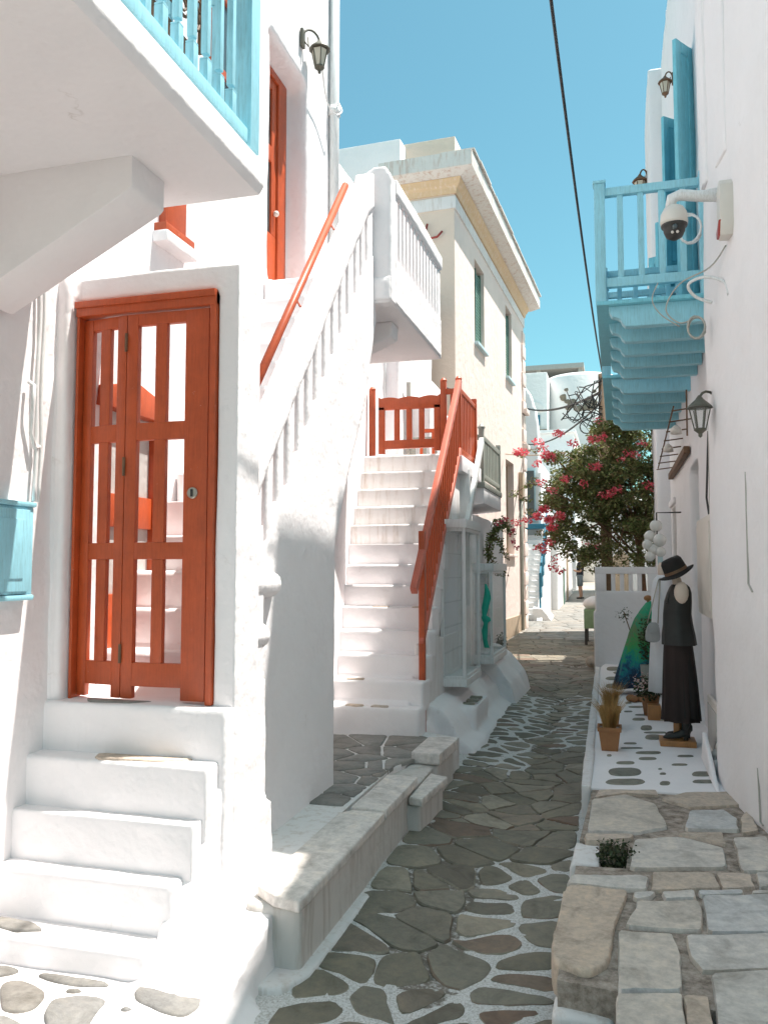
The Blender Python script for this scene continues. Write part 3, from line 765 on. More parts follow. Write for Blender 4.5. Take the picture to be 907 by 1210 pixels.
# blue railing
rx = -1.73
MB().box(rx - 0.035, rx + 0.035, -0.4, 3.62, 3.72, 3.79).build('bottom_rail', BLUE, H, bev=0.008)
MB().box(rx - 0.04, rx + 0.04, -0.4, 3.62, 4.60, 4.67).build('top_rail', BLUE, H, bev=0.008)
MB().box(rx - 0.05, rx + 0.05, 3.58, 3.68, 3.70, 4.76).build('corner_post', BLUE, H, bev=0.006)
MB().box(XW, rx - 0.05, 3.595, 3.665, 3.72, 3.79).build('bottom_rail', BLUE, H, bev=0.008)
MB().box(XW, rx - 0.05, 3.59, 3.67, 4.60, 4.67).build('top_rail', BLUE, H, bev=0.008)
def balus(cx, cy, z0, z1):
    mb = MB()
    mb.box(cx - 0.021, cx + 0.021, cy - 0.021, cy + 0.021, z0, z0 + 0.12)
    mb.box(cx - 0.021, cx + 0.021, cy - 0.021, cy + 0.021, z0 + 0.1201, z0 + 0.13)
    mb.box(cx - 0.017, cx + 0.017, cy - 0.017, cy + 0.017, z0 + 0.15, z1 - 0.12)
    mb.box(cx - 0.024, cx + 0.024, cy - 0.024, cy + 0.024, z1 - 0.12, z1)
    return mb
first = None
for k in range(26):
    yy = 3.46 - k * 0.125
    if first is None:
        first = balus(rx, yy, 3.79, 4.60).build('baluster', BLUE, H, bev=0.004)
        y0 = yy
    else:
        c = first.copy(); COL.objects.link(c); c.parent = H; c.location = (0, yy - y0, 0)
f2 = None
for k in range(8):
    xx = rx - 0.17 - k * 0.135
    c = first.copy(); COL.objects.link(c); c.parent = H; c.location = (xx - rx, 3.63 - y0, 0)
# drain pipe at the house corner
MB().tube([(-2.90, 8.30, 9.0), (-2.90, 8.30, 4.3)], 0.055, 10).tube([(-2.90, 8.30, 6.6), (-2.90, 8.30, 6.7)], 0.068, 10).build('drain_pipe', WPAINT, H, smooth=True)
# wires up the wall beside the pilaster
for dy in (0, 0.035):
    MB().tube([(-2.925, 3.66 + dy + 0.006 * math.sin(z * 9), z) for z in [2.0 + 0.08 * i for i in range(16)]], 0.011, 6).build('wall_conduit', WPAINT, H, smooth=True)
MB().tube([(-2.93, 3.60, 2.62), (-2.90, 3.60, 2.60), (-2.90, 3.60, 2.52), (-2.925, 3.62, 2.35), (-2.92, 3.65, 2.28), (-2.92, 3.68, 2.29)], 0.012, 6).build('wall_hook', WPAINT, H, smooth=True)
# red door in the passage behind the gate
sdm = MB()
sdm.box(-2.955, -2.87, 4.16, 4.22, 0.94, 2.66).box(-2.955, -2.87, 4.74, 4.80, 0.94, 2.66).prism([(4.12, 2.60), (4.84, 2.60), (4.82, 2.72), (4.48, 2.80), (4.14, 2.72)], -2.955, -2.84)
pf = sdm.build('passage_door', RED, H, bev=0.008)
MB().box(-2.95, -2.89, 4.22, 4.74, 0.96, 1.5).box(-2.95, -2.89, 4.22, 4.74, 1.9, 2.1).box(-2.95, -2.89, 4.46, 4.50, 1.5, 2.6).build('door_leaf', RED, pf, bev=0.008)
MB().box(-2.93, -2.92, 4.22, 4.74, 1.5, 2.6).build('pane', CONC, pf)  # matt grey stands in for the wall reflected in the glass

# wall lamp of the white house
def lantern(name, label, base, out, matb, glassm, s=1.0, group=None):
    t = thing(name, label, 'wall lamp', base, group)
    bx, by, bz = base
    o = Vector(out)
    MB().obox(base, (1, 0, 0), (0, 1, 0), (0, 0, 1), 0.012 * s, 0.03 * s, 0.08 * s).build('back_plate', matb, t, bev=0.004)
    pts = []
    for k in range(9):
        a = math.pi * k / 8
        pts.append(Vector(base) + o * (0.5 - 0.5 * math.cos(a)) + Vector((0, 0, (0.10 * math.sin(a) + 0.02 * k / 8) * s)))
    MB().tube(pts, 0.010 * s, 6).tube([Vector(base) + o * 0.1 + Vector((0, 0, -0.02 * s)), Vector(base) + o * 0.35 + Vector((0, 0, -0.05 * s)), Vector(base) + o * 0.30 + Vector((0, 0, 0.03 * s))], 0.007 * s, 5).build('arm', matb, t, smooth=True)
    c = Vector(base) + o + Vector((0, 0, 0.0))
    MB().lathe(c, [(0.010 * s, 0.06 * s), (0.02 * s, 0.045 * s), (0.03 * s, 0.03 * s), (0.085 * s, -0.02 * s), (0.095 * s, -0.035 * s), (0.08 * s, -0.038 * s), (0.005, -0.036 * s)], 12).build('cap', matb, t, smooth=False)
    MB().lathe(c, [(0.070 * s, -0.045 * s), (0.038 * s, -0.19 * s)], 6).build('glass', glassm, t)
    fr_ = MB()
    for k in range(6):
        a = 2 * math.pi * k / 6
        fr_.bar(c + Vector((0.073 * s * math.cos(a), 0.073 * s * math.sin(a), -0.042 * s)), c + Vector((0.041 * s * math.cos(a), 0.041 * s * math.sin(a), -0.19 * s)), 0.008 * s, 0.008 * s)
    fr_.lathe(c, [(0.045 * s, -0.187 * s), (0.045 * s, -0.20 * s), (0.015 * s, -0.225 * s), (0.014 * s, -0.245 * s), (0.003, -0.255 * s)], 10)
    fr_.build('frame', matb, t)
    return t
lantern('wall_lamp', 'dark lantern with amber glass on a scrolled bracket above the red upper door', (-2.93, 7.42, 6.93), (0.12, 0.16, 0.0), BRONZE, PALEGL, 1.15)
MB().tube(CR([(-2.80, 7.60, 6.80), (-2.85, 7.9, 6.56), (-2.82, 8.1, 6.50), (-2.78, 8.2, 6.58), (-2.84, 8.26, 6.72)]), 0.009, 5).build('drooping_cable', WPAINT, smooth=True)
tag(bpy.data.objects['drooping_cable'], 'thin white cable drooping from the lantern to the drain pipe', 'cable')

# blue meter cupboard
B = thing('meter_cupboard', 'small light blue wall cupboard left of the red gate', 'cupboard', (-2.92, 3.40, 1.50))
MB().box(-2.955, -2.90, 2.98, 3.63, 1.52, 1.965).build('body', BLUE, B, bev=0.008)
MB().box(-2.955, -2.888, 2.97, 3.64, 1.965, 1.992).build('cornice', BLUE, B, bev=0.01)
MB().box(-2.955, -2.892, 2.97, 3.64, 1.49, 1.518).build('plinth', BLUE, B, bev=0.01)
for a, b in ((3.02, 3.30), (3.31, 3.59)):
    dr = MB().box(-2.90, -2.888, a, b, 1.535, 1.95).build('door', BLUE, B, bev=0.004)
    MB().box(-2.888, -2.882, a + 0.045, b - 0.045, 1.60, 1.90).build('raised_panel', BLUE, dr, bev=0.004)
MB().tube([(-2.885, 3.335, 1.72), (-2.87, 3.335, 1.72), (-2.87, 3.335, 1.68), (-2.885, 3.335, 1.68)], 0.004, 5).build('handle', BLUE, B)
# wrought-iron chair on the balcony, its scrolled back against the railing
Ch = thing('iron_chair', 'ornate wrought iron chair back seen through the blue balcony railing', 'chair', (-2.15, 3.0, 3.70))
cb = MB()
def ring(mb, c, r, t=0.008):
    pts = [(c[0], c[1] + r * math.cos(a), c[2] + r * math.sin(a)) for a in [2 * math.pi * k / 14 for k in range(15)]]
    mb.tube(pts, t, 5)
for r_ in range(4):
    for q in range(5):
        ring(cb, (-2.05, 2.62 + q * 0.105 + 0.05 * (r_ % 2), 4.30 + r_ * 0.09), 0.052)
        ring(cb, (-2.05, 2.62 + q * 0.105 + 0.05 * (r_ % 2), 4.30 + r_ * 0.09), 0.026, 0.006)
cb.tube([(-2.05, 2.58, 4.16), (-2.05, 2.56, 4.6), (-2.05, 2.7, 4.72), (-2.05, 2.95, 4.72), (-2.05, 3.12, 4.6), (-2.05, 3.10, 4.16)], 0.014, 6)
cb.build('back', BROWN, Ch, smooth=True)
MB().box(-2.5, -2.05, 2.6, 3.08, 4.12, 4.16).build('seat', BROWN, Ch, bev=0.01)
for x_ in (-2.47, -2.08):
    for y_ in (2.64, 3.05):
        MB().tube([(x_, y_, 3.70), (x_, y_, 4.12)], 0.012, 6).build('leg', BROWN, Ch, smooth=True)

Ch.location = (-2.02, 3.40, 3.70)
# ---------------------------------------------------------------- first outside staircase with gate and parapet
S = thing('outdoor_staircase', 'whitewashed outside staircase with slotted parapet, red gate and upper landing', 'staircase', (-2.4, 4.0, -0.15))
GY = 3.93
g = MB()
g.box(-3.0, -2.885, 3.84, 4.2, -0.3, 3.26)
g.box(-2.02, -1.885, GY - 0.02, 4.2, -0.3, 3.27)
g.box(-2.95, -1.885, GY - 0.02, 4.2, 3.13, 3.275)
g.box(-2.95, -1.885, GY - 0.02, 4.2, -0.3, 0.93)
g.build('gate_surround', WHITE, S, remesh=0.022, disp=0.014)
# bulging pilaster
MB().lathe((-2.99, 3.93, 0), [(0.12, -0.2), (0.14, 0.3), (0.12, 0.7), (0.105, 1.2), (0.105, 2.0), (0.10, 3.20), (0.04, 3.24)], 18).build('pilaster', WHITE, S, remesh=0.02, disp=0.012)
# front steps
fs_ = [(3.81, -1.89, 0.95, -2.99), (3.69, -1.925, 0.695, -2.99), (3.60, -1.945, 0.444, -2.96), (3.50, -1.99, 0.205, -2.96), (3.32, -2.02, -0.03, -2.96)]
for yf, xr, zt, xl in fs_:
    MB().box(xl, xr, yf, 4.1, -0.3, zt).build('step', WHITE, S, remesh=0.018, disp=0.014)
# side wall of the steps, sloping down to the pavement
MB().prism([(3.20, -0.25), (3.42, -0.06), (3.62, 0.22), (3.78, 0.50), (3.88, 0.80), (3.92, 0.97), (4.35, 1.05), (4.35, -0.3)], -2.06, -1.90).prism([(3.5, -0.25), (3.75, 0.0), (3.95, 0.35), (4.3, 0.4), (4.4, -0.25)], -1.95, -1.84).build('step_cheek', WHITE, S, remesh=0.022, disp=0.03)
slab_mb(MB(), [(-2.55, 3.70), (-2.2, 3.71), (-2.05, 3.80), (-2.6, 3.80)], lambda a, b: 0.697, 0.008, 0.008, 0.002, 0.01, rd=1).build('inlaid_stone', PINKST, S, smooth=True)
slab_mb(MB(), [(-2.7, 3.84), (-2.45, 3.83), (-2.35, 3.91), (-2.75, 3.91)], lambda a, b: 0.952, 0.008, 0.008, 0.002, 0.01, rd=1).build('inlaid_stone', SLATEL, S, smooth=True)
slab_mb(MB(), [(-2.93, 3.40), (-2.72, 3.36), (-2.6, 3.40), (-2.7, 3.46), (-2.93, 3.47)], lambda a, b: -0.026, 0.006, 0.008, 0.002, 0.01, rd=1).build('inlaid_stone', SLATEL, S, smooth=True)
# inner flight up to the landing
n_in = 14
for k in range(n_in):
    y0_ = 4.20 + k * (2.55 / n_in); zt = 0.95 + (k + 1) * (3.22 / n_in)
    MB().box(-2.94, -2.12, y0_, y0_ + 0.32, zt - 0.34, zt).build('step', WHITE, S, remesh=0.03, disp=0.01)
body = [(3.95, -0.3), (5.77, -0.3), (5.79, 1.85), (6.09, 2.38), (6.53, 3.07), (6.86, 3.8), (6.86, 4.1), (4.2, 1.0), (3.95, 0.9)]
MB().prism(body, -2.94, -2.05).build('stair_body', WHITE, S, remesh=0.04, disp=0.01)
# parapet: solid below and above the slots, a separate upright between each two slots
slots = [(4.40, 1.58, 2.03), (4.54, 1.76, 2.23), (4.70, 2.05, 2.43), (4.87, 2.14, 2.63), (5.04, 2.39, 2.84), (5.21, 2.58, 3.03), (5.37, 2.79, 3.22), (5.54, 2.99, 3.43), (5.725, 3.20, 3.65), (5.90, 3.41, 3.85), (6.085, 3.62, 4.07), (6.28, 3.84, 4.29), (6.44, 4.05, 4.46), (6.61, 4.25, 4.66)]
sw = 0.032
ltop = []; lbot = []
for ys_, a, b in slots:
    ltop.append((ys_, b)); lbot.append((ys_, a))
low = [(4.02, -0.3), (5.79, -0.3), (5.80, 1.85), (6.10, 2.38), (6.54, 3.07), (6.87, 3.82), (6.80, 4.40)] + [(6.68, 4.32)] + [(p[0], p[1]) for p in reversed(lbot)] + [(4.3, 1.5), (4.02, 1.2)]
up_ = [(4.02, 1.95)] + [(4.30, 1.94)] + ltop + [(6.68, 4.72), (6.80, 4.80), (6.78, 5.12), (6.68, 5.08), (6.55, 4.86), (5.55, 3.66), (4.45, 2.36), (4.02, 2.10)]
MB().prism(low, -2.14, -2.0).build('parapet_base', WHITE, S, remesh=0.022, disp=0.012)
MB().prism(up_, -2.15, -1.985).build('parapet_rail', WHITE, S, remesh=0.022, disp=0.012)
def ltr(lst, y):
    for (a, za), (b, zb) in zip(lst, lst[1:]):
        if y <= b: return za + (zb - za) * (y - a) / (b - a)
    return lst[-1][1]
edges = [4.02] + [s_[0] for s_ in slots] + [6.84]
for k in range(len(edges) - 1):
    a = edges[k] + (sw if k else 0); b = edges[k + 1] - (sw if k < len(edges) - 2 else 0)
    m0 = (a + b) / 2
    za = ltr([(4.02, 1.2), (4.3, 1.5)] + lbot + [(6.8, 4.4)], m0) - 0.16; zb = ltr([(4.02, 1.9)] + ltop + [(6.8, 4.8)], m0) + 0.06
    sl = 1.12 * (b - a) / 2
    MB().prism([(a, za - sl), (b, za + sl), (b, zb + sl), (a, zb - sl)], -2.125, -2.012).build('parapet_upright', WHITE, S, remesh=0.02, disp=0.006)
for zc, yc in ((1.56, 4.62), (1.27, 4.47), (0.99, 4.38)):
    MB().tube([(-1.99, 4.0, zc), (-1.985, yc - 0.06, zc), (-2.01, yc, zc)], [0.08, 0.075, 0.04], 10).box(-2.08, -1.945, 4.0, yc - 0.10, zc, zc + 0.15).build('stair_nosing', WHITE, S, remesh=0.014, disp=0.01)
MB().box(-2.1, -1.93, 4.0, 4.36, -0.2, 1.9).build('parapet_foot', WHITE, S, remesh=0.022, disp=0.016)
# handrail with its brackets
hr = MB().tube([(-2.21, 4.55, 2.50), (-2.21, 6.62, 4.96)], 0.030, 8).build('handrail', RED, S, smooth=True)
for q in (0.1, 0.45, 0.8):
    p0 = Vector((-2.21, lerp(4.55, 6.62, q), lerp(2.50, 4.96, q)))
    MB().tube([p0, p0 + Vector((0.04, 0.0, -0.07)), p0 + Vector((0.08, 0, -0.08))], 0.008, 5).build('rail_bracket', RED, S)
# landing with slotted parapet
MB().box(-2.95, -1.86, 6.80, 8.95, 3.98, 4.20).build('landing', WHITE, S, remesh=0.03, disp=0.01)
MB().prism([(-2.10, 3.95), (-1.85, 3.97), (-1.85, 5.10), (-1.90, 5.20), (-2.02, 5.21), (-2.12, 5.14)], 6.82, 6.98, 'xz').build('landing_end_wall', WHITE, S, remesh=0.022, disp=0.012)
MB().box(-1.97, -1.85, 6.97, 8.92, 3.99, 4.42).build('landing_parapet_base', WHITE, S, remesh=0.022, disp=0.01)
MB().box(-1.985, -1.835, 6.97, 8.95, 4.98, 5.14).build('landing_parapet_rail', WHITE, S, remesh=0.022, disp=0.01)
lu = None
for k in range(14):
    a = 7.0 + k * 0.14
    wd = 0.085
    if k == 0: a0 = a; lu = MB().box(-1.965, -1.862, a, a + wd, 4.35, 5.04).build('landing_upright', WHITE, S, bev=0.012)
    else:
        c = lu.copy(); COL.objects.link(c); c.parent = S; c.location = (0, a - a0, 0)
MB().box(-2.95, -1.86, 8.80, 8.93, 4.2, 5.12).build('landing_far_wall', WHITE, S, remesh=0.03, disp=0.01)
MB().prism([(-3.0, 3.42), (-2.02, 3.84), (-2.0, 3.99), (-3.0, 3.99)], 7.42, 7.66, 'xz').build('bracket', WHITE, S, remesh=0.025, disp=0.008)
# the bifold gate
G = MB()
G.box(-2.87, -2.852, GY - 0.03, GY + 0.06, 0.95, 3.12).box(-2.052, -2.015, GY - 0.035, GY + 0.06, 0.95, 3.12).box(-2.87, -2.015, GY - 0.04, GY + 0.06, 3.045, 3.13)
G.box(-2.875, -2.016, GY - 0.052, GY - 0.04, 3.09, 3.128)
G.box(-2.06, -2.048, GY - 0.015, GY + 0.05, 0.95, 3.045)
gf = G.build('gate_frame', RED, S, bev=0.008)
def leafg(x0, x1, bars, y0, y1, nm):
    mb = MB()
    z0, z1 = 0.97, 3.035
    rails = [(3.0 - 0.03, z1), (2.34, 2.435), (1.70, 1.79), (1.03, 1.155)]
    # stiles
    def yat(x): return y0 + (y1 - y0) * (x - x0) / (x1 - x0)
    def piece(a, b, c, d_, th=0.02):
        ya, yb = yat(a), yat(b)
        mb.add([(a, ya - th, c), (b, yb - th, c), (b, yb + th, c), (a, ya + th, c), (a, ya - th, d_), (b, yb - th, d_), (b, yb + th, d_), (a, ya + th, d_)],
               [(0, 3, 2, 1), (4, 5, 6, 7), (0, 1, 5, 4), (1, 2, 6, 5), (2, 3, 7, 6), (3, 0, 4, 7)])
    s0, s1, mids = bars
    piece(x0, s0, z0 - 0.005, z1); piece(s1, x1, z0 - 0.005, z1)
    for a, b in rails: piece(s0 - 0.001, s1 + 0.001, a, b, 0.019)
    for (ma, mb_) in mids:
        for (za, zb) in ((2.434, 2.971), (1.789, 2.341), (1.154, 1.701)): piece(ma, mb_, za, zb, 0.018)
    return mb.build(nm, RED, gf, bev=0.005)
leafg(-2.85, -2.555, (-2.790, -2.617, [(-2.735, -2.668)]), 3.965, 3.925, 'gate_leaf')
leafg(-2.552, -2.062, (-2.486, -2.200, [(-2.380, -2.313)]), 3.925, 3.93, 'gate_leaf')
for z in (2.88, 2.20, 1.20):
    MB().tube([(-2.555, 3.90, z - 0.05), (-2.555, 3.90, z + 0.05)], 0.009, 6).build('hinge', BROWN, gf)
MB().obox((-2.144, 3.905, 2.047), (1, 0, 0), (0, 1, 0), (0, 0, 1), 0.001, 0.001, 0.001).lathe((0, 0, 0), [(0.001, 0), (0.001, 0)], 3)
lk = MB()
lk.rings([[(-2.144 + r_ * math.cos(a), yy, 2.047 + r_ * math.sin(a)) for a in [2 * math.pi * k / 18 for k in range(18)]] for r_, yy in ((0.030, 3.91), (0.030, 3.902), (0.026, 3.898))])
lk.build('lock_plate', STEEL, gf)
MB().box(-2.150, -2.138, 3.893, 3.90, 2.028, 2.066).build('keyhole', IRON, gf)
# ---------------------------------------------------------------- second staircase with the red railing
T2 = thing('white_staircase', 'long flight of white steps with coral red railing and gate', 'staircase', (-2.3, 7.7, 0.1))
NS = 13
for k in range(NS):
    yf = 7.60 + k * 0.19; zt = 0.12 + 0.226 * (k + 1)
    xr = lerp(-1.80, -1.90, k / 12)
    MB().box(-3.3, xr + 0.02 * noise.noise(Vector((k * 3.1, 0, 0))), yf, yf + 0.32, zt - 0.30, zt).build('step', WHITE2 if k > 7 else WHITE, T2, remesh=0.022, disp=0.014)
MB().prism([(7.62, -0.3), (7.62, 0.2), (10.0, 2.9), (11.3, 2.9), (11.3, 2.6), (10.2, 2.5), (9.2, 1.2), (9.2, -0.3)], -3.3, -1.92).build('stair_body', WHITE, T2, remesh=0.04, disp=0.01)
for x_, k in ((-2.45, 0), (-2.2, 0), (-2.5, 1), (-2.4, 4), (-1.98, 4)):
    yf = 7.60 + k * 0.19; zt = 0.12 + 0.226 * (k + 1)
    slab_mb(MB(), [(x_ - .09, yf + .01), (x_ + .1, yf + .015), (x_ + .08, yf + .10), (x_ - .07, yf + .1)], lambda a, b: zt + 0.002, 0.008, 0.006, 0.001, 0.01, rd=1).build('inlaid_stone', PINKST, T2, smooth=True)
# wall beside the flight on the house side
MB().prism([(-3.6, 7.35), (-2.60, 7.35), (-2.66, 7.6), (-2.98, 9.2), (-3.06, 10.1), (-3.6, 10.1)], -0.3, 3.95, 'xy').build('side_wall', WHITE, T2, remesh=0.035, disp=0.015)
MB().box(-3.3, -1.86, 9.98, 11.35, 2.90, 3.055).build('landing', WHITE, T2, bev=0.015)
MB().prism([(-1.90, 3.03), (-1.80, 3.03), (-1.80, 2.84), (-1.90, 2.84)], 9.9, 11.35, 'xz').build('landing_edge', WHITE, T2, bev=0.008)
MB().ball((-1.98, 9.94, 2.93), 0.05, 10, (1.2, .6, 1)).tube([(-2.02, 9.93, 2.96), (-1.98, 9.9, 2.88), (-1.93, 9.92, 2.9)], 0.012, 5).build('floodlight', STEEL, T2, smooth=True)
# sloping railing
rxx = -1.85
MB().box(rxx - 0.03, rxx + 0.03, 7.92, 7.98, 0.06, 2.02).build('newel_post', RED, T2, bev=0.006)
sl = 1.05
def rz(y): return 1.50 + sl * (y - 7.65)
MB().bar((rxx, 7.60, 1.44), (rxx, 9.98, rz(9.98) - 0.0), 0.065, 0.085).build('handrail', RED_LIT, T2, bev=0.01)
MB().bar((rxx, 7.92, rz(7.92) - 0.86), (rxx, 10.0, rz(10.0) - 0.86), 0.045, 0.08).build('bottom_rail', RED_LIT, T2, bev=0.008)
bl = None
for k in range(17):
    yy = 8.06 + k * 0.113
    if bl is None:
        bl = MB().box(rxx - 0.014, rxx + 0.014, yy - 0.016, yy + 0.016, rz(yy) - 0.86, rz(yy) - 0.02).build('baluster', RED, T2)
        b0 = yy
    else:
        c = bl.copy(); COL.objects.link(c); c.parent = T2; c.location = (0, yy - b0, sl * (yy - b0))
# fence and gate along the landing
yf = 10.06
for x_, zt in ((-2.985, 3.92), (-2.06, 3.98), (-1.87, 3.99)):
    MB().box(x_ - 0.035, x_ + 0.035, yf - 0.035, yf + 0.035, 3.03, zt).lathe((x_, yf, zt), [(0.042, 0), (0.045, 0.02), (0.02, 0.05), (0.002, 0.055)], 8).build('fence_post', RED, T2, bev=0.003)
MB().box(-2.03, -1.90, yf - 0.02, yf + 0.02, 3.82, 3.89).box(-2.03, -1.90, yf - 0.02, yf + 0.02, 3.36, 3.41).box(-2.03, -1.90, yf - 0.02, yf + 0.02, 3.13, 3.18).build('fence_rail', RED, T2, bev=0.004)
MB().box(-1.975, -1.945, yf - 0.012, yf + 0.012, 3.18, 3.82).build('fence_slat', RED, T2)
gm = MB()
top = [(-2.90, 3.83)]
for k in range(25):
    x_ = lerp(-2.90, -2.10, k / 24)
    top.append((x_, 3.83 + 0.022 * abs(math.sin(k / 24 * math.pi * 3)) - (0.03 if 0 < k < 24 else 0)))
gm.prism([(-2.90, 3.66), (-2.10, 3.66)] + top[::-1], yf - 0.022, yf + 0.022, 'xz')
gm.box(-2.90, -2.10, yf - 0.02, yf + 0.02, 3.16, 3.27).box(-2.90, -2.82, yf - 0.022, yf + 0.022, 3.10, 3.70).box(-2.18, -2.10, yf - 0.022, yf + 0.022, 3.12, 3.70)
lg = gm.build('landing_gate', RED, T2, bev=0.004)
for x_ in (-2.66, -2.50, -2.34):
    MB().box(x_ - 0.035, x_ + 0.035, yf - 0.014, yf + 0.014, 3.26, 3.67).build('slat', RED, lg, bev=0.003)
# fence running back along the edge, and a second gate behind
MB().box(-1.895, -1.845, 10.10, 11.2, 3.84, 3.90).build('fence_rail', RED, T2, bev=0.004)
MB().box(-1.895, -1.845, 10.10, 11.2, 3.08, 3.14).build('fence_rail', RED, T2, bev=0.004)
MB().box(-1.905, -1.835, 11.18, 11.25, 3.03, 3.98).build('fence_post', RED, T2, bev=0.004)
for k in range(9):
    yy = 10.2 + k * 0.115
    MB().box(-1.883, -1.857, yy - 0.03, yy + 0.03, 3.13, 3.85).build('fence_slat', RED, T2)
MB().box(-2.65, -1.95, 11.22, 11.26, 3.55, 3.60).box(-2.65, -1.95, 11.22, 11.26, 3.12, 3.17).build('fence_rail', RED, T2)
for x_ in (-2.62, -2.45, -2.32, -2.15, -2.0):
    MB().box(x_ - 0.02, x_ + 0.02, 11.225, 11.255, 3.04, 3.72 if x_ == -2.62 else 3.56).build('fence_slat', RED, T2)

# ---------------------------------------------------------------- low white shop under the landing
P_ = thing('shop_front', 'low white shop front under the stair landing with moulded plinth', 'shop', (-2.2, 10.5, -0.2))
MB().box(-3.2, -1.93, 10.15, 14.6, -0.3, 2.42).build('wall', WHITE, P_, remesh=0.04, disp=0.01)
MB().box(-1.95, -1.875, 8.05, 10.2, -0.3, 0.9).prism([(8.3, 0.8), (8.8, 0.8), (10.2, 2.3), (10.2, 2.8), (9.9, 2.8), (8.3, 1.0)], -1.95, -1.88).build('low_wall', WHITE2, P_, remesh=0.025, disp=0.012)
pl_ = [(-1.95, -0.3), (-1.36, -0.3), (-1.40, -0.16), (-1.55, -0.06), (-1.62, 0.10), (-1.74, 0.22), (-1.95, 0.30)]
MB().prism(pl_, 8.3, 11.6, 'xz').prism([(-1.95, -0.3), (-1.80, -0.3), (-1.80, 0.02), (-1.86, 0.12), (-1.95, 0.14)], 7.7, 8.6, 'xz').box(-1.95, -1.50, 8.9, 9.9, -0.3, 0.16).build('plinth', WHITE, P_, remesh=0.03, disp=0.05)
MB().prism([(-1.95, -0.3), (-1.30, -0.3), (-1.42, 0.1), (-1.60, 0.36), (-1.78, 0.50), (-1.95, 0.52)], 11.4, 12.9, 'xz').build('plinth', WHITE, P_, remesh=0.035, disp=0.06)
for yy in (9.1, 9.35, 9.6):
    slab_mb(MB(), [(-1.66, yy - .07), (-1.54, yy - .06), (-1.53, yy + .05), (-1.67, yy + .06)], lambda a, b: 0.178, 0.006, 0.006, 0.001, 0.012, rd=1).build('inlaid_stone', OLIVE, P_, smooth=True)
MB().box(-2.5, -1.78, 10.3, 10.34, 0.3, 2.9).build('post', WPAINT, P_, bev=0.006)
MB().box(-1.87, -1.80, 10.42, 10.56, 0.25, 2.6).build('pilaster', WHITE2, P_, bev=0.01)
MB().bar((-1.78, 9.9, 2.0), (-1.78, 11.3, 3.42), 0.06, 0.10).build('sloping_rail', WPAINT, P_, bev=0.008)
MB().box(-1.94, -1.905, 8.82, 8.88, 0.2, 2.3).build('door_jamb', TAN, P_, bev=0.004)
for k in range(0):
    MB().box(-2.6, -1.88, 9.0 + k * .3, 9.3 + k * .3, 2.3 + k * .14, 2.42 + k * .14).build('upper_step', WHITE, P_, remesh=0.03, disp=0.01)
def cabinet(name, label, x0, x1, y0, y1, z0, z1, group):
    t = thing(name, label, 'display case', ((x0 + x1) / 2, (y0 + y1) / 2, z0), group)
    f = 0.035
    m_ = MB()
    for xx in (x0, x1 - f):
        for yy in (y0, y1 - f):
            m_.box(xx, xx + f, yy, yy + f, z0 + 0.0, z1)
    for zz in (z0, z1 - f):
        m_.box(x0 + f, x1 - f, y0 + .002, y0 + f - .002, zz, zz + f).box(x0 + f, x1 - f, y1 - f + .002, y1 - .002, zz, zz + f).box(x1 - f + .002, x1 - .002, y0 + f, y1 - f, zz, zz + f).box(x0 + .002, x0 + f - .002, y0 + f, y1 - f, zz, zz + f)
    m_.build('frame', WPAINT, t, bev=0.002)
    MB().box(x0, x0 + 0.012, y0 + f, y1 - f, z0, z1).build('back_board', WHITECL, t)  # white stands in for the white steps mirrored in the glass
    MB().box(x0 - 0.01, x1 + 0.02, y0 - 0.02, y1 + 0.02, z1, z1 + 0.10).build('top', WPAINT, t, bev=0.008)
    MB().box(x0 - 0.01, x1 + 0.01, y0 - 0.01, y1 + 0.01, z0 - 0.08, z0).build('bottom', WPAINT, t, bev=0.008)
    g1 = MB().box(x1 - 0.03, x1 - 0.024, y0 + f, y1 - f, z0, z1).build('front_pane', SHOWGL, t)
    MB().box(x0 + f, x1 - f, y0 + 0.02, y0 + 0.026, z0, z1).build('side_pane', SHOWGL, t)
    for k in range(1, 6):
        zz = lerp(z0, z1, k / 6)
        MB().box(x0 + 0.012, x0 + 0.06, y0 + f, y1 - f, zz - 0.004, zz + 0.004).build('shelf', SHOWGL, t)
    return t
cabinet('display_case', 'tall narrow glass display case in white frame beside the red newel post', -1.90, -1.62, 9.05, 10.05, 0.44, 2.10, 'shop display cases')
cabinet('display_case', 'smaller white framed display case with a green garment hanging before it', -1.88, -1.60, 10.95, 12.3, 0.48, 1.62, 'shop display cases')
gm_ = thing('green_garment', 'bright green garment knotted and hanging against the white display case', 'garment', (-1.66, 10.90, 1.5))
rings_ = []
for k, (z_, w_, d_) in enumerate([(1.45, .01, .01), (1.36, .03, .02), (1.26, .045, .03), (1.14, .04, .03), (1.04, .025, .03), (1.01, .05, .045), (0.97, .05, .045), (0.94, .025, .03), (0.84, .035, .02), (0.72, .025, .02), (0.62, .03, .015)]):
    rings_.append([(-1.68 + .018 * math.sin(k * 1.3) + w_ * (1 + .35 * math.sin(3 * a + k * .7)) * math.cos(a), 10.88 + d_ * math.sin(a), z_) for a in [2 * math.pi * q / 14 for q in range(14)]])
MB().rings(rings_).build('cloth', AQUA, gm_, smooth=True)
MB().tube([(-1.68, 10.88, 1.45), (-1.68, 10.88, 1.52), (-1.66, 10.9, 1.56), (-1.65, 10.93, 1.60)], 0.006, 5).build('hook', STEEL, gm_)

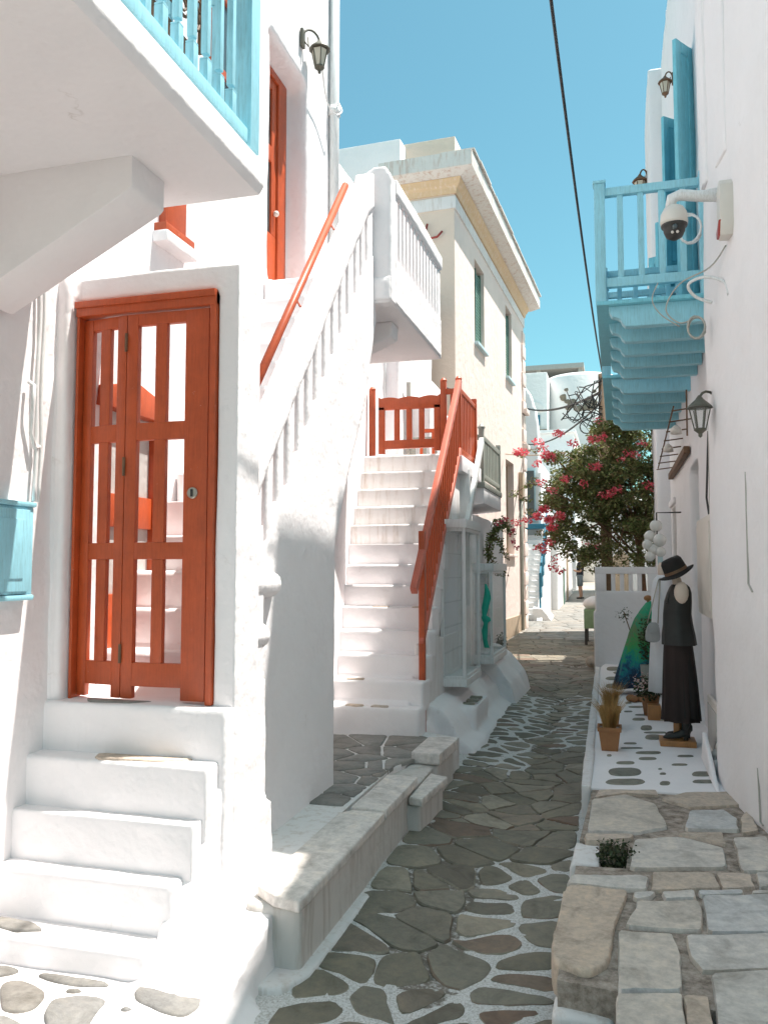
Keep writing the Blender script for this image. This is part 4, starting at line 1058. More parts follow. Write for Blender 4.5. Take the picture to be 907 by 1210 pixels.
# ---------------------------------------------------------------- white house behind the second stair
Q = thing('back_house', 'white house with pale grey door behind the red landing gate', 'house', (-4, 12, -0.2))
MB().box(-6.5, -2.62, 11.8, 14.9, -0.3, 4.15).box(-6.5, -3.0, 11.5, 14.9, -0.3, 4.9).box(-6.6, -3.25, 8.5, 14.9, -0.3, 6.75).build('wall', WHITE, Q, remesh=0.06, disp=0.03)
d_ = MB().box(-3.62, -3.2, 11.46, 11.50, 3.05, 4.75).build('door', WPAINT, Q, bev=0.006)
MB().box(-3.56, -3.26, 11.45, 11.46, 3.95, 4.65).build('door_panel', CONC, d_, bev=0.004)
MB().box(-2.96, -2.90, 11.72, 11.80, 3.05, 4.4).build('wall_pipe', GCABLE, Q, bev=0.01)

# ---------------------------------------------------------------- grey balcony in front of the yellow house
K = thing('grey_balcony', 'small balcony with grey railing on white slab against the yellow wall', 'balcony', (-2.2, 12, 2.5))
MB().prism([(-2.9, 2.42), (-1.78, 2.56), (-1.78, 2.78), (-2.9, 2.78)], 11.45, 13.2, 'xz').build('slab', WHITE, K, bev=0.01)
MB().box(-2.9, -1.765, 11.42, 13.23, 2.78, 2.86).build('floor_edge', GREYP, K, bev=0.006)
MB().box(-1.85, -1.78, 11.45, 11.53, 2.86, 3.62).build('post', GREYP, K, bev=0.004)
MB().lathe((-1.815, 11.49, 3.62), [(0.055, 0), (0.055, .02), (0.02, .06), (0.002, .07)], 8).build('finial', GREYP, K)
MB().box(-1.85, -1.78, 13.15, 13.23, 2.80, 3.62).build('post', GREYP, K, bev=0.004)
MB().box(-1.84, -1.79, 11.53, 13.15, 3.46, 3.53).build('top_rail', GREYP, K, bev=0.004)
MB().box(-1.84, -1.79, 11.53, 13.15, 2.92, 2.98).build('bottom_rail', GREYP, K, bev=0.004)
for k in range(10):
    yy = 11.65 + k * 0.155
    MB().box(-1.83, -1.80, yy, yy + 0.09, 2.98, 3.46).build('slat', GREYP, K)
MB().box(-2.9, -1.85, 11.47, 11.51, 3.46, 3.53).box(-2.9, -1.85, 11.47, 11.51, 2.92, 2.98).build('end_rail', GREYP, K, bev=0.004)
for k in range(6):
    xx = -2.0 - k * 0.16
    MB().box(xx - .03, xx + .03, 11.475, 11.505, 2.98, 3.46).build('slat', GREYP, K)

# ---------------------------------------------------------------- yellow house
Y = thing('cream_house', 'tall cream house with ochre frieze, rust stained cornice and narrow windows', 'house', (-3, 16, -0.2))
O = Vector((-2.9, 15.3, 0)); u = Vector((0.4, 8.2, 0)).normalized(); nn = Vector((u.y, -u.x, 0)); up = Vector((0, 0, 1))
def yb(mb, s0, s1, n0, n1, z0, z1):
    c = O + u * ((s0 + s1) / 2) + nn * ((n0 + n1) / 2) + up * ((z0 + z1) / 2)
    return mb.obox(c, u, nn, up, (s1 - s0) / 2, abs(n1 - n0) / 2, (z1 - z0) / 2)
ops = [(1.75, 2.75, 6.42, 8.22), (5.42, 6.30, 6.50, 8.35), (5.25, 6.40, 2.02, 4.38), (0.9, 1.9, 2.86, 4.6), (1.2, 2.1, 0.0, 2.3)]
mb = MB()
ss = sorted({0, 8.3} | {o_[0] for o_ in ops} | {o_[1] for o_ in ops})
for a, b in zip(ss, ss[1:]):
    cut = [o_ for o_ in ops if o_[0] < b - 1e-6 and o_[1] > a + 1e-6]
    zz = sorted({-0.4, 9.0} | {o_[2] for o_ in cut} | {o_[3] for o_ in cut})
    for c, d in zip(zz, zz[1:]):
        if not any(o_[2] < d - 1e-6 and o_[3] > c + 1e-6 for o_ in cut):
            yb(mb, a, b, -0.24, 0, c, d)
mb.build('wall', CREAM, Y)
yb(MB(), 0.02, 8.3, -5, -0.241, -0.4, 9.0).build('inner_wall', CREAM, Y)
fw = yb(MB(), -0.015, 0.02, -4.5, -0.005, -0.4, 9.0).build('front_wall', CREAMSH, Y)  # shade of this face is partly in its colour
yb(MB(), 0.9, 7.2, -4.8, -0.2, 9.0, 10.5).build('roof_parapet', CREAMSH, Y, bev=0.02)
yb(MB(), 0.5, 7.4, -9.5, -1.25, 9.0, 10.42).build('roof_parapet', WHITE, Y, bev=0.02)
yb(MB(), -0.6, 7.0, -9.5, -4.5, -0.3, 9.6).build('white_wing', WHITE, Y, bev=0.03)
for (n0, n1, s0) in ((-0.0, 0.03, -0.03),):
    yb(MB(), -0.045, 8.34, 0.0, 0.03, 8.56, 8.80).build('white_band', WHITE2, Y, bev=0.004)
    yb(MB(), -0.045, -0.015, -1.35, -0.0, 8.56, 8.80).build('white_band', WHITE2, Y, bev=0.004)
def mould(prof, s0, s1, n_in_, mat, nm):
    # profile of (out, z) swept round the lane corner of the house
    rings_ = []
    for (pa, sg) in (('far', 1), ('corner', 0), ('end', 0)):
        ring_ = []
        for o_, z_ in prof:
            if pa == 'far': p = O + u * s1 + nn * o_
            elif pa == 'corner': p = O + u * (-o_) + nn * o_
            else: p = O + u * (-o_) + nn * n_in_
            ring_.append((p.x, p.y, z_))
        rings_.append(ring_)
    return MB().rings(rings_).build(nm, mat, Y)
mould([(-0.1, 8.85), (0.04, 8.85), (0.07, 8.95), (0.12, 9.0), (0.15, 9.10), (0.15, 9.12), (-0.1, 9.12)], 0, 8.4, -1.35, OCHRE, 'frieze_moulding')
mould([(-0.3, 9.122), (0.18, 9.122), (0.36, 9.17), (0.43, 9.18), (0.43, 9.47), (-0.3, 9.52)], 0, 8.7, -1.40, CORNICE, 'cornice')
# slate slabs roofing the cornice edge
for k in range(17):
    yb(MB(), -0.3 + k * 0.53, 0.215 + k * 0.53, -0.2, 0.46 + 0.02 * rnd.random(), 9.515 + 0.01 * rnd.random(), 9.55 + 0.01 * rnd.random()).build('roof_slab', CORNICE, Y)
for i, (a, b, c, d) in enumerate(ops):
    fr = MB()
    dm = STRIPE if i == 0 else (TAN if i in (2, 3) else GREYP)
    yb(fr, a, a + 0.06, -0.22, -0.16, c, d); yb(fr, b - 0.06, b, -0.22, -0.16, c, d); yb(fr, a + 0.06, b - 0.06, -0.22, -0.16, d - 0.07, d); yb(fr, a + 0.06, b - 0.06, -0.22, -0.16, c, c + 0.06)
    win = fr.build('window' if i < 3 else 'door', GREEN if i < 2 else TAN, Y)
    yb(MB(), a + 0.06, b - 0.06, -0.21, -0.20, c + 0.06, d - 0.07).build('pane', GLASS, win)
    if i < 2:
        ms_ = MB()
        n_l = 24
        for q in range(n_l):
            z_ = lerp(c + 0.1, d - 0.12, q / n_l)
            ctr = O + u * (b - 0.30) + nn * (-0.10) + up * (z_ + 0.02)
            ms_.obox(ctr, nn, u, up, 0.014, 0.24, 0.022)
        yb(ms_, b - 0.07, b - 0.01, -0.13, -0.07, c + .05, d - .05); yb(ms_, b - 0.56, b - 0.52, -0.13, -0.07, c + .05, d - .05)
        ms_.build('louvred_shutter', GREEN, win)
    yb(MB(), a - 0.06, b + 0.06, -0.24, 0.09, c - 0.07, c - 0.002).build('sill', STRIPE if i < 2 else CREAM, Y, bev=0.01)
# quoins at the far corner
z_ = 0.0; k = 0
while z_ < 8.4:
    yb(MB(), 7.95 - (0.1 if k % 2 else 0), 8.36, -0.1, 0.055 if k % 2 else 0.04, z_, z_ + 0.36).build('quoin', CREAM, Y, bev=0.02)
    z_ += 0.40; k += 1
yb(MB(), 7.9, 8.42, -0.1, 0.14, 5.0, 5.14).build('ledge', CREAM, Y, bev=0.02)
yb(MB(), 7.9, 8.42, -0.1, 0.14, 6.0, 6.14).build('ledge', CREAM, Y, bev=0.02)
yb(MB(), 7.15, 7.45, 0, 0.12, 3.55, 4.25).build('meter_box', TAN, Y, bev=0.01)
pp = [O + u * 7.3 + nn * 0.05 + up * z_ for z_ in (0.0, 1.2, 2.4, 3.55)]
MB().tube(pp, 0.045, 8).build('drain_pipe', GREYP, Y, smooth=True)
yb(MB(), 0.2, 8.3, 0.0, 0.02, -0.3, 0.42).build('base_course', TAN, Y)
# old lamp mark and its wire on the shaded front
rr_ = MB()
rr_.tube([(-3.42, 15.22, 8.28), (-3.45, 15.20, 8.10), (-3.38, 15.20, 7.98), (-3.22, 15.20, 8.0), (-3.12, 15.20, 8.10)], 0.022, 6)
rr_.build('rusty_bracket', REDPL, Y, smooth=True)
MB().tube([(-3.1, 14.9, 5.02), (-2.95, 15.1, 5.0), (-2.80, 15.25, 4.9), (-2.78, 15.28, 4.2), (-2.78, 15.28, 3.3)], 0.018, 5).build('wall_cable', CABLE, Y, smooth=True)

# ---------------------------------------------------------------- RIGHT: long white house
W_ = thing('shaded_house', 'long white house in shade along the right side with turquoise shutters', 'house', (1.2, 9, -0.1))
XF = 0.85
ops = [(9.55, 10.55, 0.02, 2.85), (13.1, 14.0, 0.02, 2.6), (8.98, 10.36, 4.02, 7.15), (12.2, 13.2, 4.02, 6.6)]
mb = MB()
ss = sorted({7.2, 14.4} | {o_[0] for o_ in ops} | {o_[1] for o_ in ops})
def rtop(y): return 9.9 + 0.045 * (y - 7.2)
for a, b in zip(ss, ss[1:]):
    cut = [o_ for o_ in ops if o_[0] < b - 1e-6 and o_[1] > a + 1e-6]
    zz = sorted({-0.4} | {o_[2] for o_ in cut} | {o_[3] for o_ in cut})
    for c, d in zip(zz, zz[1:] + [None]):
        if d is None:
            mb.add([(XF, a, c), (XF + .3, a, c), (XF + .3, b, c), (XF, b, c), (XF, a, rtop(a)), (XF + .3, a, rtop(a)), (XF + .3, b, rtop(b)), (XF, b, rtop(b))],
                   [(0, 3, 2, 1), (4, 5, 6, 7), (0, 1, 5, 4), (1, 2, 6, 5), (2, 3, 7, 6), (3, 0, 4, 7)])
        elif not any(o_[2] < d - 1e-6 and o_[3] > c + 1e-6 for o_ in cut):
            mb.box(XF, XF + .3, a, b, c, d)
mb.build('wall', WHITE, W_, remesh=0.05, disp=0.03)
MB().prism([(6.0, -0.4), (16.15, -0.4), (16.15, 10.1), (7.2, 9.8), (6.2, 9.8)], XF + 0.24, 6.0).build('inner_wall', WHITE2, W_)
# near stretch, turned a little, lower at its near end
nr = MB().prism([(0.74, 7.32), (0.72, 7.0), (0.735, 6.80), (0.88, 5.70), (1.12, 4.0), (1.45, 1.5), (1.6, -2), (6, -2), (6, 7.32)], -0.4, 7.4, 'xy')
nr.prism([(5.28, 6.3), (5.30, 7.6), (5.76, 10.15), (7.32, 10.1), (7.32, 6.3)], 0.90, 6.0)  # unseen top, ramped so its shadow edge falls on the stair wall
nr.prism([(0.74, 7.32), (0.72, 7.0), (0.735, 6.80), (0.80, 6.3), (0.95, 6.3), (2, 7.32)], 6.4, 9.5, 'xy')
nr.build('wall', WHITE, W_, remesh=0.045, disp=0.025)
MB().prism([(0.70, 7.1), (0.70, 6.86), (0.72, 6.80), (0.80, 6.78), (0.84, 7.1)], 4.7, 9.8, 'xy').build('moulded_strip', WHITE, W_, remesh=0.02, disp=0.006)
MB().prism([(0.755, 6.5), (0.79, 6.22), (0.86, 6.22), (0.86, 6.5)], 4.65, 9.2, 'xy').build('moulded_strip', WHITE, W_, remesh=0.02, disp=0.006)
MB().tube([(0.785, 7.33, 0.15), (0.785, 7.33, 3.05)], 0.030, 8).build('blue_pipe', STRIPE, W_, smooth=True)
MB().tube([(0.835, 6.0, 2.30), (0.83, 5.99, 1.55), (0.84, 5.9, 1.50)], 0.007, 5).build('wall_cable', GCABLE, W_)
MB().tube([(0.845, 5.93, 0.36), (0.85, 5.92, 0.02), (0.855, 5.85, 0.02)], 0.006, 5).build('wall_cable', GCABLE, W_)
# shop door recess and the brown door beyond
fr = MB().box(1.02, 1.07, 9.55, 10.55, 0.02, 2.85).build('shop_door', WPAINT, W_)
MB().box(1.015, 1.02, 9.7, 10.4, 0.9, 2.6).build('pane', GLASS, fr)
fr = MB().box(0.95, 1.05, 13.1, 13.22, 0.02, 2.6).box(0.95, 1.05, 13.88, 14.0, 0.02, 2.6).box(0.95, 1.05, 13.22, 13.88, 2.48, 2.6).box(0.99, 1.03, 13.22, 13.88, 0.02, 2.48).build('brown_door', TAN, W_, bev=0.006)
MB().box(0.84, 0.80, 13.0, 14.1, 2.62, 2.72).build('door_hood', WHITE, W_, bev=0.02)
# pilaster at the far corner
MB().prism([(14.4, -0.4), (16.2, -0.4), (16.2, 9.9), (15.3, 10.2), (14.4, 10.22)], 0.64, 1.2).build('far_wall', WHITE, W_, remesh=0.035, disp=0.02)
# turquoise shutters of the upper doors
def shutter(hinge, tip, z0, z1, name='shutter'):
    h = Vector(hinge); t = Vector(tip); d = (t - h); L = d.length; d.normalize(); n_ = Vector((-d.y, d.x, 0))
    def pc(mb, a, b, c, e, th): return mb.obox(h + d * ((a + b) / 2) + up * ((c + e) / 2), d, n_, up, (b - a) / 2, th, (e - c) / 2)
    m_ = MB(); pc(m_, 0, 0.09, z0, z1, 0.022); pc(m_, L - 0.09, L, z0, z1, 0.022)
    zm = lerp(z0, z1, 0.42)
    for a, b in ((z0, z0 + .14), (zm, zm + .12), (z1 - .12, z1)): pc(m_, 0.0905, L - 0.0905, a, b, 0.021)
    s_ = m_.build(name, TEAL, W_, bev=0.006)
    pc(MB(), 0.09, L - 0.09, z0 + .14, zm, 0.010).build('panel', TEAL, s_)
    pc(MB(), 0.09, L - 0.09, zm + .12, z1 - .12, 0.010).build('panel', TEAL, s_)
    q = h + d * (L * 0.8) - n_ * 0.03 + up * (zm + .25)
    MB().tube([q, q - n_ * 0.02, q - n_ * 0.02 - up * 0.12, q - up * 0.12], 0.008, 5).build('handle', IRON, s_)
    return s_
shutter((0.835, 10.42, 0), (0.61, 10.22, 0), 4.04, 7.1)
shutter((0.835, 8.95, 0), (0.65, 8.70, 0), 4.04, 7.10)
MB().box(0.82, 0.92, 8.98, 9.06, 4.02, 7.15).box(0.82, 0.92, 10.28, 10.36, 4.02, 7.15).box(0.82, 0.92, 9.06, 10.28, 7.07, 7.15).build('door_frame', TEAL, W_, bev=0.006)
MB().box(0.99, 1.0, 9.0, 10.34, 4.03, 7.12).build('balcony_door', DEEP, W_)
shutter((0.84, 13.20, 0), (0.55, 13.35, 0), 4.04, 6.5)
shutter((0.84, 12.20, 0), (0.60, 11.95, 0), 4.04, 6.5)
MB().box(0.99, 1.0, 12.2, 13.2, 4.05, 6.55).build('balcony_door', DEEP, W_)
# two timber balconies with scalloped joists
def balcony(y0, y1, label, zf=3.94, xo=-0.12):
    t = thing('timber_balcony', label, 'balcony', (0.5, (y0 + y1) / 2, zf - 0.2), 'turquoise timber balconies')
    MB().box(xo - 0.02, XF + 0.02, y0, y1, zf - 0.035, zf).build('deck', TEAL, t, bev=0.004)
    nj = 5
    for k in range(nj):
        yy = y0 + 0.06 + k * (y1 - y0 - 0.22) / (nj - 1)
        prof = [(XF, zf - 0.036), (XF, zf - 0.22)]
        prof += [(xo + 0.30, zf - 0.22), (xo + 0.22, zf - 0.215), (xo + 0.19, zf - 0.185), (xo + 0.18, zf - 0.155), (xo + 0.15, zf - 0.135), (xo + 0.11, zf - 0.125), (xo + 0.09, zf - 0.09), (xo + 0.08, zf - 0.036)]
        MB().prism(prof, yy, yy + 0.10, 'xz').build('joist', BLUE, t, bev=0.004)
    px0 = xo + 0.02
    MB().box(px0 - .045, px0 + .045, y0 + .02, y0 + .11, zf, zf + 1.05).box(px0 - .055, px0 + .055, y0 + .01, y0 + .12, zf + 1.05, zf + 1.075).build('post', BLUE, t, bev=0.005)
    MB().box(px0 - .045, px0 + .045, y1 - .11, y1 - .02, zf, zf + 1.05).build('post', BLUE, t, bev=0.005)
    MB().box(XF - .14, XF - .0, y0 + .02, y0 + .11, zf, zf + 1.06).build('post', BLUE, t, bev=0.005)
    for yy, tag_ in ((y0 + .065, 0), (y1 - .065, 1)):
        for z0_, z1_ in ((zf + .13, zf + .21), (zf + .94, zf + 1.01)):
            MB().box(px0 + .046, XF - .0 - (0.141 if tag_ == 0 else 0), yy - .03, yy + .03, z0_, z1_).build('rail', BLUE, t, bev=0.004)
        for q in range(4 if tag_ == 0 else 5):
            xx = lerp(px0, XF - .1, (q + 1) / 5.0)
            MB().box(xx - .025, xx + .025, yy - .018, yy + .018, zf + .21, zf + .94).build('baluster', BLUE, t, bev=0.003)
    for z0_, z1_ in ((zf + .13, zf + .21), (zf + .94, zf + 1.01)):
        MB().box(px0 - .03, px0 + .03, y0 + .11, y1 - .11, z0_, z1_).build('rail', BLUE, t, bev=0.004)
    nb = int((y1 - y0) / 0.17)
    for q in range(nb):
        yy = lerp(y0 + .2, y1 - .2, q / (nb - 1))
        MB().box(px0 - .018, px0 + .018, yy - .025, yy + .025, zf + .21, zf + .94).build('baluster', BLUE, t, bev=0.003)
    return t
balcony(7.22, 9.45, 'light blue timber balcony nearest the camera, over the mannequins')
balcony(10.05, 12.95, 'farther light blue timber balcony, mostly hidden behind the nearer one')
for k, (x_, y_) in enumerate(((0.12, 8.9), (0.2, 8.92), (0.3, 9.0))):
    pass

# security camera
c = thing('security_camera', 'white dome security camera on an arm beside the blue balcony', 'camera', (0.80, 6.45, 4.40))
MB().obox((0.800, 6.45, 4.42), (1, 0, 0), (0, 1, 0), (0, 0, 1), 0.012, 0.05, 0.17).build('wall_plate', OFFW, c, bev=0.004)
MB().tube([(0.80, 6.45, 4.43), (0.66, 6.45, 4.43), (0.50, 6.45, 4.46), (0.44, 6.45, 4.44), (0.43, 6.45, 4.37)], [0.055, 0.042, 0.042, 0.042, 0.04], 12).build('arm', WPAINT, c, smooth=True)
MB().lathe((0.45, 6.42, 4.22), [(0.035, 0.15), (0.07, 0.13), (0.095, 0.085), (0.10, 0.025), (0.097, 0.0)], 20).build('housing', OFFW, c, smooth=True)
dm_ = MB().lathe((0.45, 6.42, 4.22), [(0.096, 0.004), (0.093, -0.016), (0.079, -0.025), (0.077, -0.05), (0.058, -0.092), (0.025, -0.112), (0.002, -0.116)], 20).build('dome', IRON, c, smooth=True)
for q in (-1, 1):
    MB().ball((0.45 + q * 0.018 - 0.0, 6.352, 4.142), 0.011, 8).build('lens_led', OFFW, dm_, smooth=True)
MB().ball((0.45, 6.342, 4.18), 0.022, 10, (1, .6, 1)).build('lens', GLASS, dm_, smooth=True)
# alarm siren
a_ = thing('alarm_siren', 'white alarm siren box with red lens below the camera arm', 'alarm', (0.80, 6.2, 4.1))
MB().prism([(6.10, 4.36), (6.10, 4.08), (6.14, 4.0), (6.26, 4.0), (6.30, 4.08), (6.30, 4.36), (6.26, 4.40), (6.14, 4.40)], 0.735, 0.83).build('case', OFFW, a_, bev=0.012)
MB().prism([(6.10, 4.10), (6.15, 4.005), (6.24, 4.005), (6.27, 4.06)], 0.722, 0.745).build('lens', REDPL, a_, bev=0.006)
# cables by the balcony
cb = thing('cable_coils', 'tangle of looped grey cables on the wall under the camera', 'cables', (0.7, 6.6, 3.5))
def coil(cx, cy, cz, r, n, th, mat, nm):
    pts = []
    for k in range(n * 14):
        a = 2 * math.pi * k / 14
        rr = r * (1 + 0.08 * math.sin(k * .37))
        pts.append((cx + 0.75 * rr * math.cos(a), cy + 0.02 * math.sin(k * .8), cz + rr * math.sin(a)))
    MB().tube(pts, th, 5).build(nm, mat, cb, smooth=True)
coil(0.62, 6.75, 3.52, 0.085, 4, 0.008, GCABLE, 'coil')
coil(0.62, 7.1, 4.45, 0.12, 3, 0.010, WPAINT, 'coil')
MB().tube(CR([(0.79, 6.3, 3.98), (0.70, 6.5, 3.90), (0.50, 6.7, 3.86), (0.40, 6.8, 3.70), (0.50, 6.8, 3.58), (0.62, 6.75, 3.60)]), 0.006, 5).build('wire', GCABLE, cb, smooth=True)
MB().tube(CR([(0.80, 6.3, 3.62), (0.78, 6.4, 3.75), (0.66, 6.5, 3.83), (0.55, 6.55, 3.80), (0.60, 6.6, 3.72), (0.72, 6.6, 3.66)]), 0.012, 6).build('wire', WPAINT, cb, smooth=True)
MB().tube(CR([(0.35, 6.9, 3.95), (0.30, 6.85, 3.8), (0.36, 6.8, 3.66), (0.5, 6.8, 3.55)]), 0.005, 5).build('wire', GCABLE, cb, smooth=True)
# lanterns on the right
lantern('wall_lamp', 'grey-green lantern with clear panes above the mannequin, right wall', (0.80, 6.95, 2.90), (-0.17, -0.16, 0.03), BRONZE, SHOWGL, 1.05)
lantern('wall_lamp', 'dark lantern high beside the tall turquoise shutter', (0.84, 11.6, 8.35), (-0.10, 0, 0.0), BROWN, PALEGL, 1.0)
lantern('wall_lamp', 'farther dark lantern above the balcony post, at the roof edge', (0.64, 15.4, 8.75), (-0.13, 0, 0.0), BROWN, PALEGL, 1.5)
# electricity box
e_ = thing('electricity_box', 'tall off-white electricity box on the wall behind the mannequin hat', 'electricity box', (0.80, 8.1, 1.2))
MB().box(0.755, 0.86, 7.50, 8.75, 1.22, 2.12).build('case', OFFW, e_, bev=0.01)
MB().box(0.745, 0.7555, 7.56, 8.69, 1.28, 2.06).build('lid', OFFW, e_, bev=0.004)
MB().tube([(0.80, 7.9, 2.12), (0.80, 7.85, 2.5), (0.81, 7.9, 3.2)], 0.012, 5).build('cable', GCABLE, e_)
MB().tube([(0.80, 8.0, 2.12), (0.79, 8.1, 2.3), (0.81, 8.0, 2.9)], 0.010, 5).build('cable', CABLE, e_)
f_ = thing('floor_panel', 'grey framed panel leaning on the wall near the ground behind the mannequin', 'panel', (0.78, 7.8, 0.0))
MB().box(0.765, 0.80, 7.45, 8.25, 0.02, 0.50).build('board', OFFW, f_, bev=0.01)
MB().box(0.757, 0.766, 7.52, 8.18, 0.08, 0.44).build('inset', CONC, f_, bev=0.004)
# folding awning
aw = thing('folding_awning', 'rusty folding awning frame above the shop door, right wall', 'awning', (0.8, 11.5, 3.0))
MB().bar((0.80, 10.3, 3.05), (0.80, 13.4, 3.06), 0.07, 0.09).build('roller', BROWN, aw, bev=0.01)
for k in range(8):
    yy = 9.6 + k * 0.55; zz = 3.42 - 0.03 * k
    MB().tube([(0.85, yy, zz), (0.60, yy + .05, zz - 0.02)], 0.009, 5).build('arm', BROWN, aw)
MB().tube([(0.62, 9.6, 3.44), (0.62, 13.4, 3.2)], 0.010, 5).tube([(0.75, 9.5, 3.6), (0.75, 9.55, 3.1)], 0.01, 5).build('bar', BROWN, aw)
for yy in (9.9, 11.4):
    MB().lathe((0.66, yy, 3.18), [(0.02, .1), (0.06, .06), (0.065, 0), (0.01, -.01)], 10).build('spotlight', OFFW, aw, smooth=True)
# cluster of white globes
gl = thing('globe_lamp_cluster', 'cluster of white glass globes hanging at the shop corner', 'lamp', (0.5, 12, 2.3))
MB().tube([(0.84, 12.0, 2.42), (0.52, 12.0, 2.42), (0.52, 12.0, 1.85)], 0.012, 6).build('stem', IRON, gl, smooth=True)
for (dx, dz, r) in ((0.01, 2.26, .085), (-.07, 2.12, .08), (.05, 2.06, .09), (-.11, 2.0, .07), (-.03, 1.93, .08), (-.08, 1.84, .07), (.06, 1.90, .07)):
    MB().ball((0.50 + dx, 12 + rnd.uniform(-.06, .06), dz - 0.02), r, 16).build('globe', BALL, gl, smooth=True)
MB().box(0.55, 0.62, 12.6, 12.64, 1.55, 1.95).build('hanging_tag', STRIPE, gl)
# ---------------------------------------------------------------- dressed mannequins and goods on the terrace
def loft(mb, secs, n=28, folds=0, amp=0.0, ph=0.0, cap=True):
    # secs: (x, y, z, rx, ry, fold weight)
    rings_ = []
    for i, (x, y, z, rx_, ry_, fw_) in enumerate(secs):
        ring_ = []
        for k in range(n):
            a = 2 * math.pi * k / n
            f = 1 + amp * fw_ * (math.sin(folds * a + ph + i * 0.15) + 0.5 * math.sin((folds * 2 + 1) * a + ph * 2))
            ring_.append((x + rx_ * f * math.cos(a), y + ry_ * f * math.sin(a), z))
        rings_.append(ring_)
    return mb.rings(rings_, cap)
M1 = thing('mannequin', 'mannequin in black hat, black sleeveless top and long dark skirt on wooden board', 'mannequin', (0.50, 8.4, 0.0), 'shop mannequins')
MB().box(0.345, 0.665, 8.25, 8.52, 0.0, 0.055).build('wooden_board', PINEW, M1, bev=0.006)
MB().tube([(0.53, 8.4, 0.05), (0.53, 8.4, 0.35)], 0.03, 8).build('stand', PINEW, M1)
MB().box(0.47, 0.52, 8.33, 8.37, 0.055, 0.30).build('prop_stick', PINEW, M1)
loft(MB(), [(0.52, 8.4, 0.80, .10, .08, 0), (0.53, 8.4, 1.05, .115, .10, 0), (0.53, 8.4, 1.25, .10, .09, 0), (0.55, 8.4, 1.40, .09, .10, 0), (0.55, 8.4, 1.47, .07, .09, 0), (0.54, 8.4, 1.51, .045, .05, 0), (0.53, 8.4, 1.56, .04, .045, 0), (0.52, 8.4, 1.60, .03, .035, 0)]).build('body', MANNQ, M1, smooth=True)
MB().ball((0.565, 8.285, 1.425), 0.078, 14, (0.85, 0.55, 1.35)).build('arm_cap', MANNQ, M1, smooth=True)
MB().ball((0.575, 8.53, 1.40), 0.07, 14, (0.85, 0.6, 1.3)).build('arm_cap', MANNQ, M1, smooth=True)
loft(MB(), [(0.545, 8.4, 0.93, .155, .145, 1.0), (0.54, 8.4, 1.02, .150, .135, .8), (0.535, 8.4, 1.12, .135, .12, .5), (0.53, 8.4, 1.22, .128, .118, .3), (0.54, 8.4, 1.34, .125, .125, .15), (0.552, 8.4, 1.42, .112, .125, .1), (0.558, 8.4, 1.475, .092, .10, 0), (0.555, 8.4, 1.50, .07, .075, 0)], folds=7, amp=0.07, cap=False).build('top', LEATHER, M1, smooth=True)
loft(MB(), [(0.545, 8.4, 0.22, .165, .15, 1.3), (0.545, 8.4, 0.40, .155, .145, 1.1), (0.54, 8.4, 0.65, .145, .135, .8), (0.535, 8.4, 0.85, .135, .125, .4), (0.53, 8.4, 1.04, .12, .105, .1)], n=44, folds=9, amp=0.085, cap=False).build('skirt', BROWNCL, M1, smooth=True)
loft(MB(), [(0.60, 8.36, 0.26, .10, .10, 1.3), (0.59, 8.37, 0.6, .09, .10, 1), (0.56, 8.38, 0.95, .08, .08, .4)], n=30, folds=6, amp=0.08, cap=False).build('overskirt', BLACKCL, M1, smooth=True)
MB().tube([(0.50, 8.36, 1.50), (0.46, 8.33, 1.42), (0.44, 8.32, 1.36), (0.435, 8.31, 1.33)], 0.006, 5).ball((0.435, 8.31, 1.325), 0.012, 8).build('necklace', IRON, M1, smooth=True)
hat = MB()
hc = Vector((0.530, 8.36, 1.615)); hax = Vector((-0.42, -0.12, 0.90)).normalized(); hu = hax.cross(Vector((0, 1, 0))).normalized(); hv = hax.cross(hu)
rings_ = []
for r_, h_ in ((0.02, -0.03), (0.09, -0.03), (0.13, -0.022), (0.160, -0.016), (0.162, -0.010), (0.13, -0.008), (0.103, 0.0), (0.100, 0.06), (0.094, 0.115), (0.078, 0.142), (0.045, 0.135), (0.005, 0.122)):
    rings_.append([tuple(hc + hu * r_ * math.cos(a) * (1.06) + hv * r_ * math.sin(a) * 0.92 + hax * (h_ + (0.014 * math.cos(2 * a) if 0.125 < r_ < 0.2 else 0))) for a in [2 * math.pi * k / 28 for k in range(28)]])
hat.rings(rings_)
hb = hat.build('hat', BLACKCL, M1, smooth=True)
bd = MB()
bd.rings([[tuple(hc + hu * r_ * math.cos(a) * 1.06 + hv * r_ * math.sin(a) * 0.92 + hax * h_) for a in [2 * math.pi * k / 28 for k in range(28)]] for r_, h_ in ((0.1055, 0.006), (0.1035, 0.034))], cap=False)
bd.build('hat_band', BROWN, hb, smooth=True)
def shoe(x, y, nm):
    secs = []
    for t_, zz, hw, hh in ((0, .095, .012, .012), (.03, .098, .028, .030), (.08, .10, .036, .036), (.14, .115, .033, .048), (.19, .14, .032, .062), (.225, .155, .03, .062), (.245, .16, .01, .03)):
        secs.append([(x + t_ * 1.0, y + hw * math.cos(a), zz + hh * (math.sin(a) if math.sin(a) > 0 else 0.5 * math.sin(a)) - 0.02) for a in [2 * math.pi * k / 12 for k in range(12)]])
    m_ = MB().rings(secs)
    m_.rings([[(x + .205 + r_ * math.cos(a), y + r_ * math.sin(a), z_) for a in [2 * math.pi * k / 8 for k in range(8)]] for r_, z_ in ((.018, .056), (.020, .09), (.028, .13))])
    m_.tube([(x + .20, y, .12), (x + .20, y, .30)], 0.035, 10)
    return m_.build(nm, LEATHER, M1, smooth=True)
shoe(0.375, 8.31, 'boot'); shoe(0.40, 8.44, 'boot')
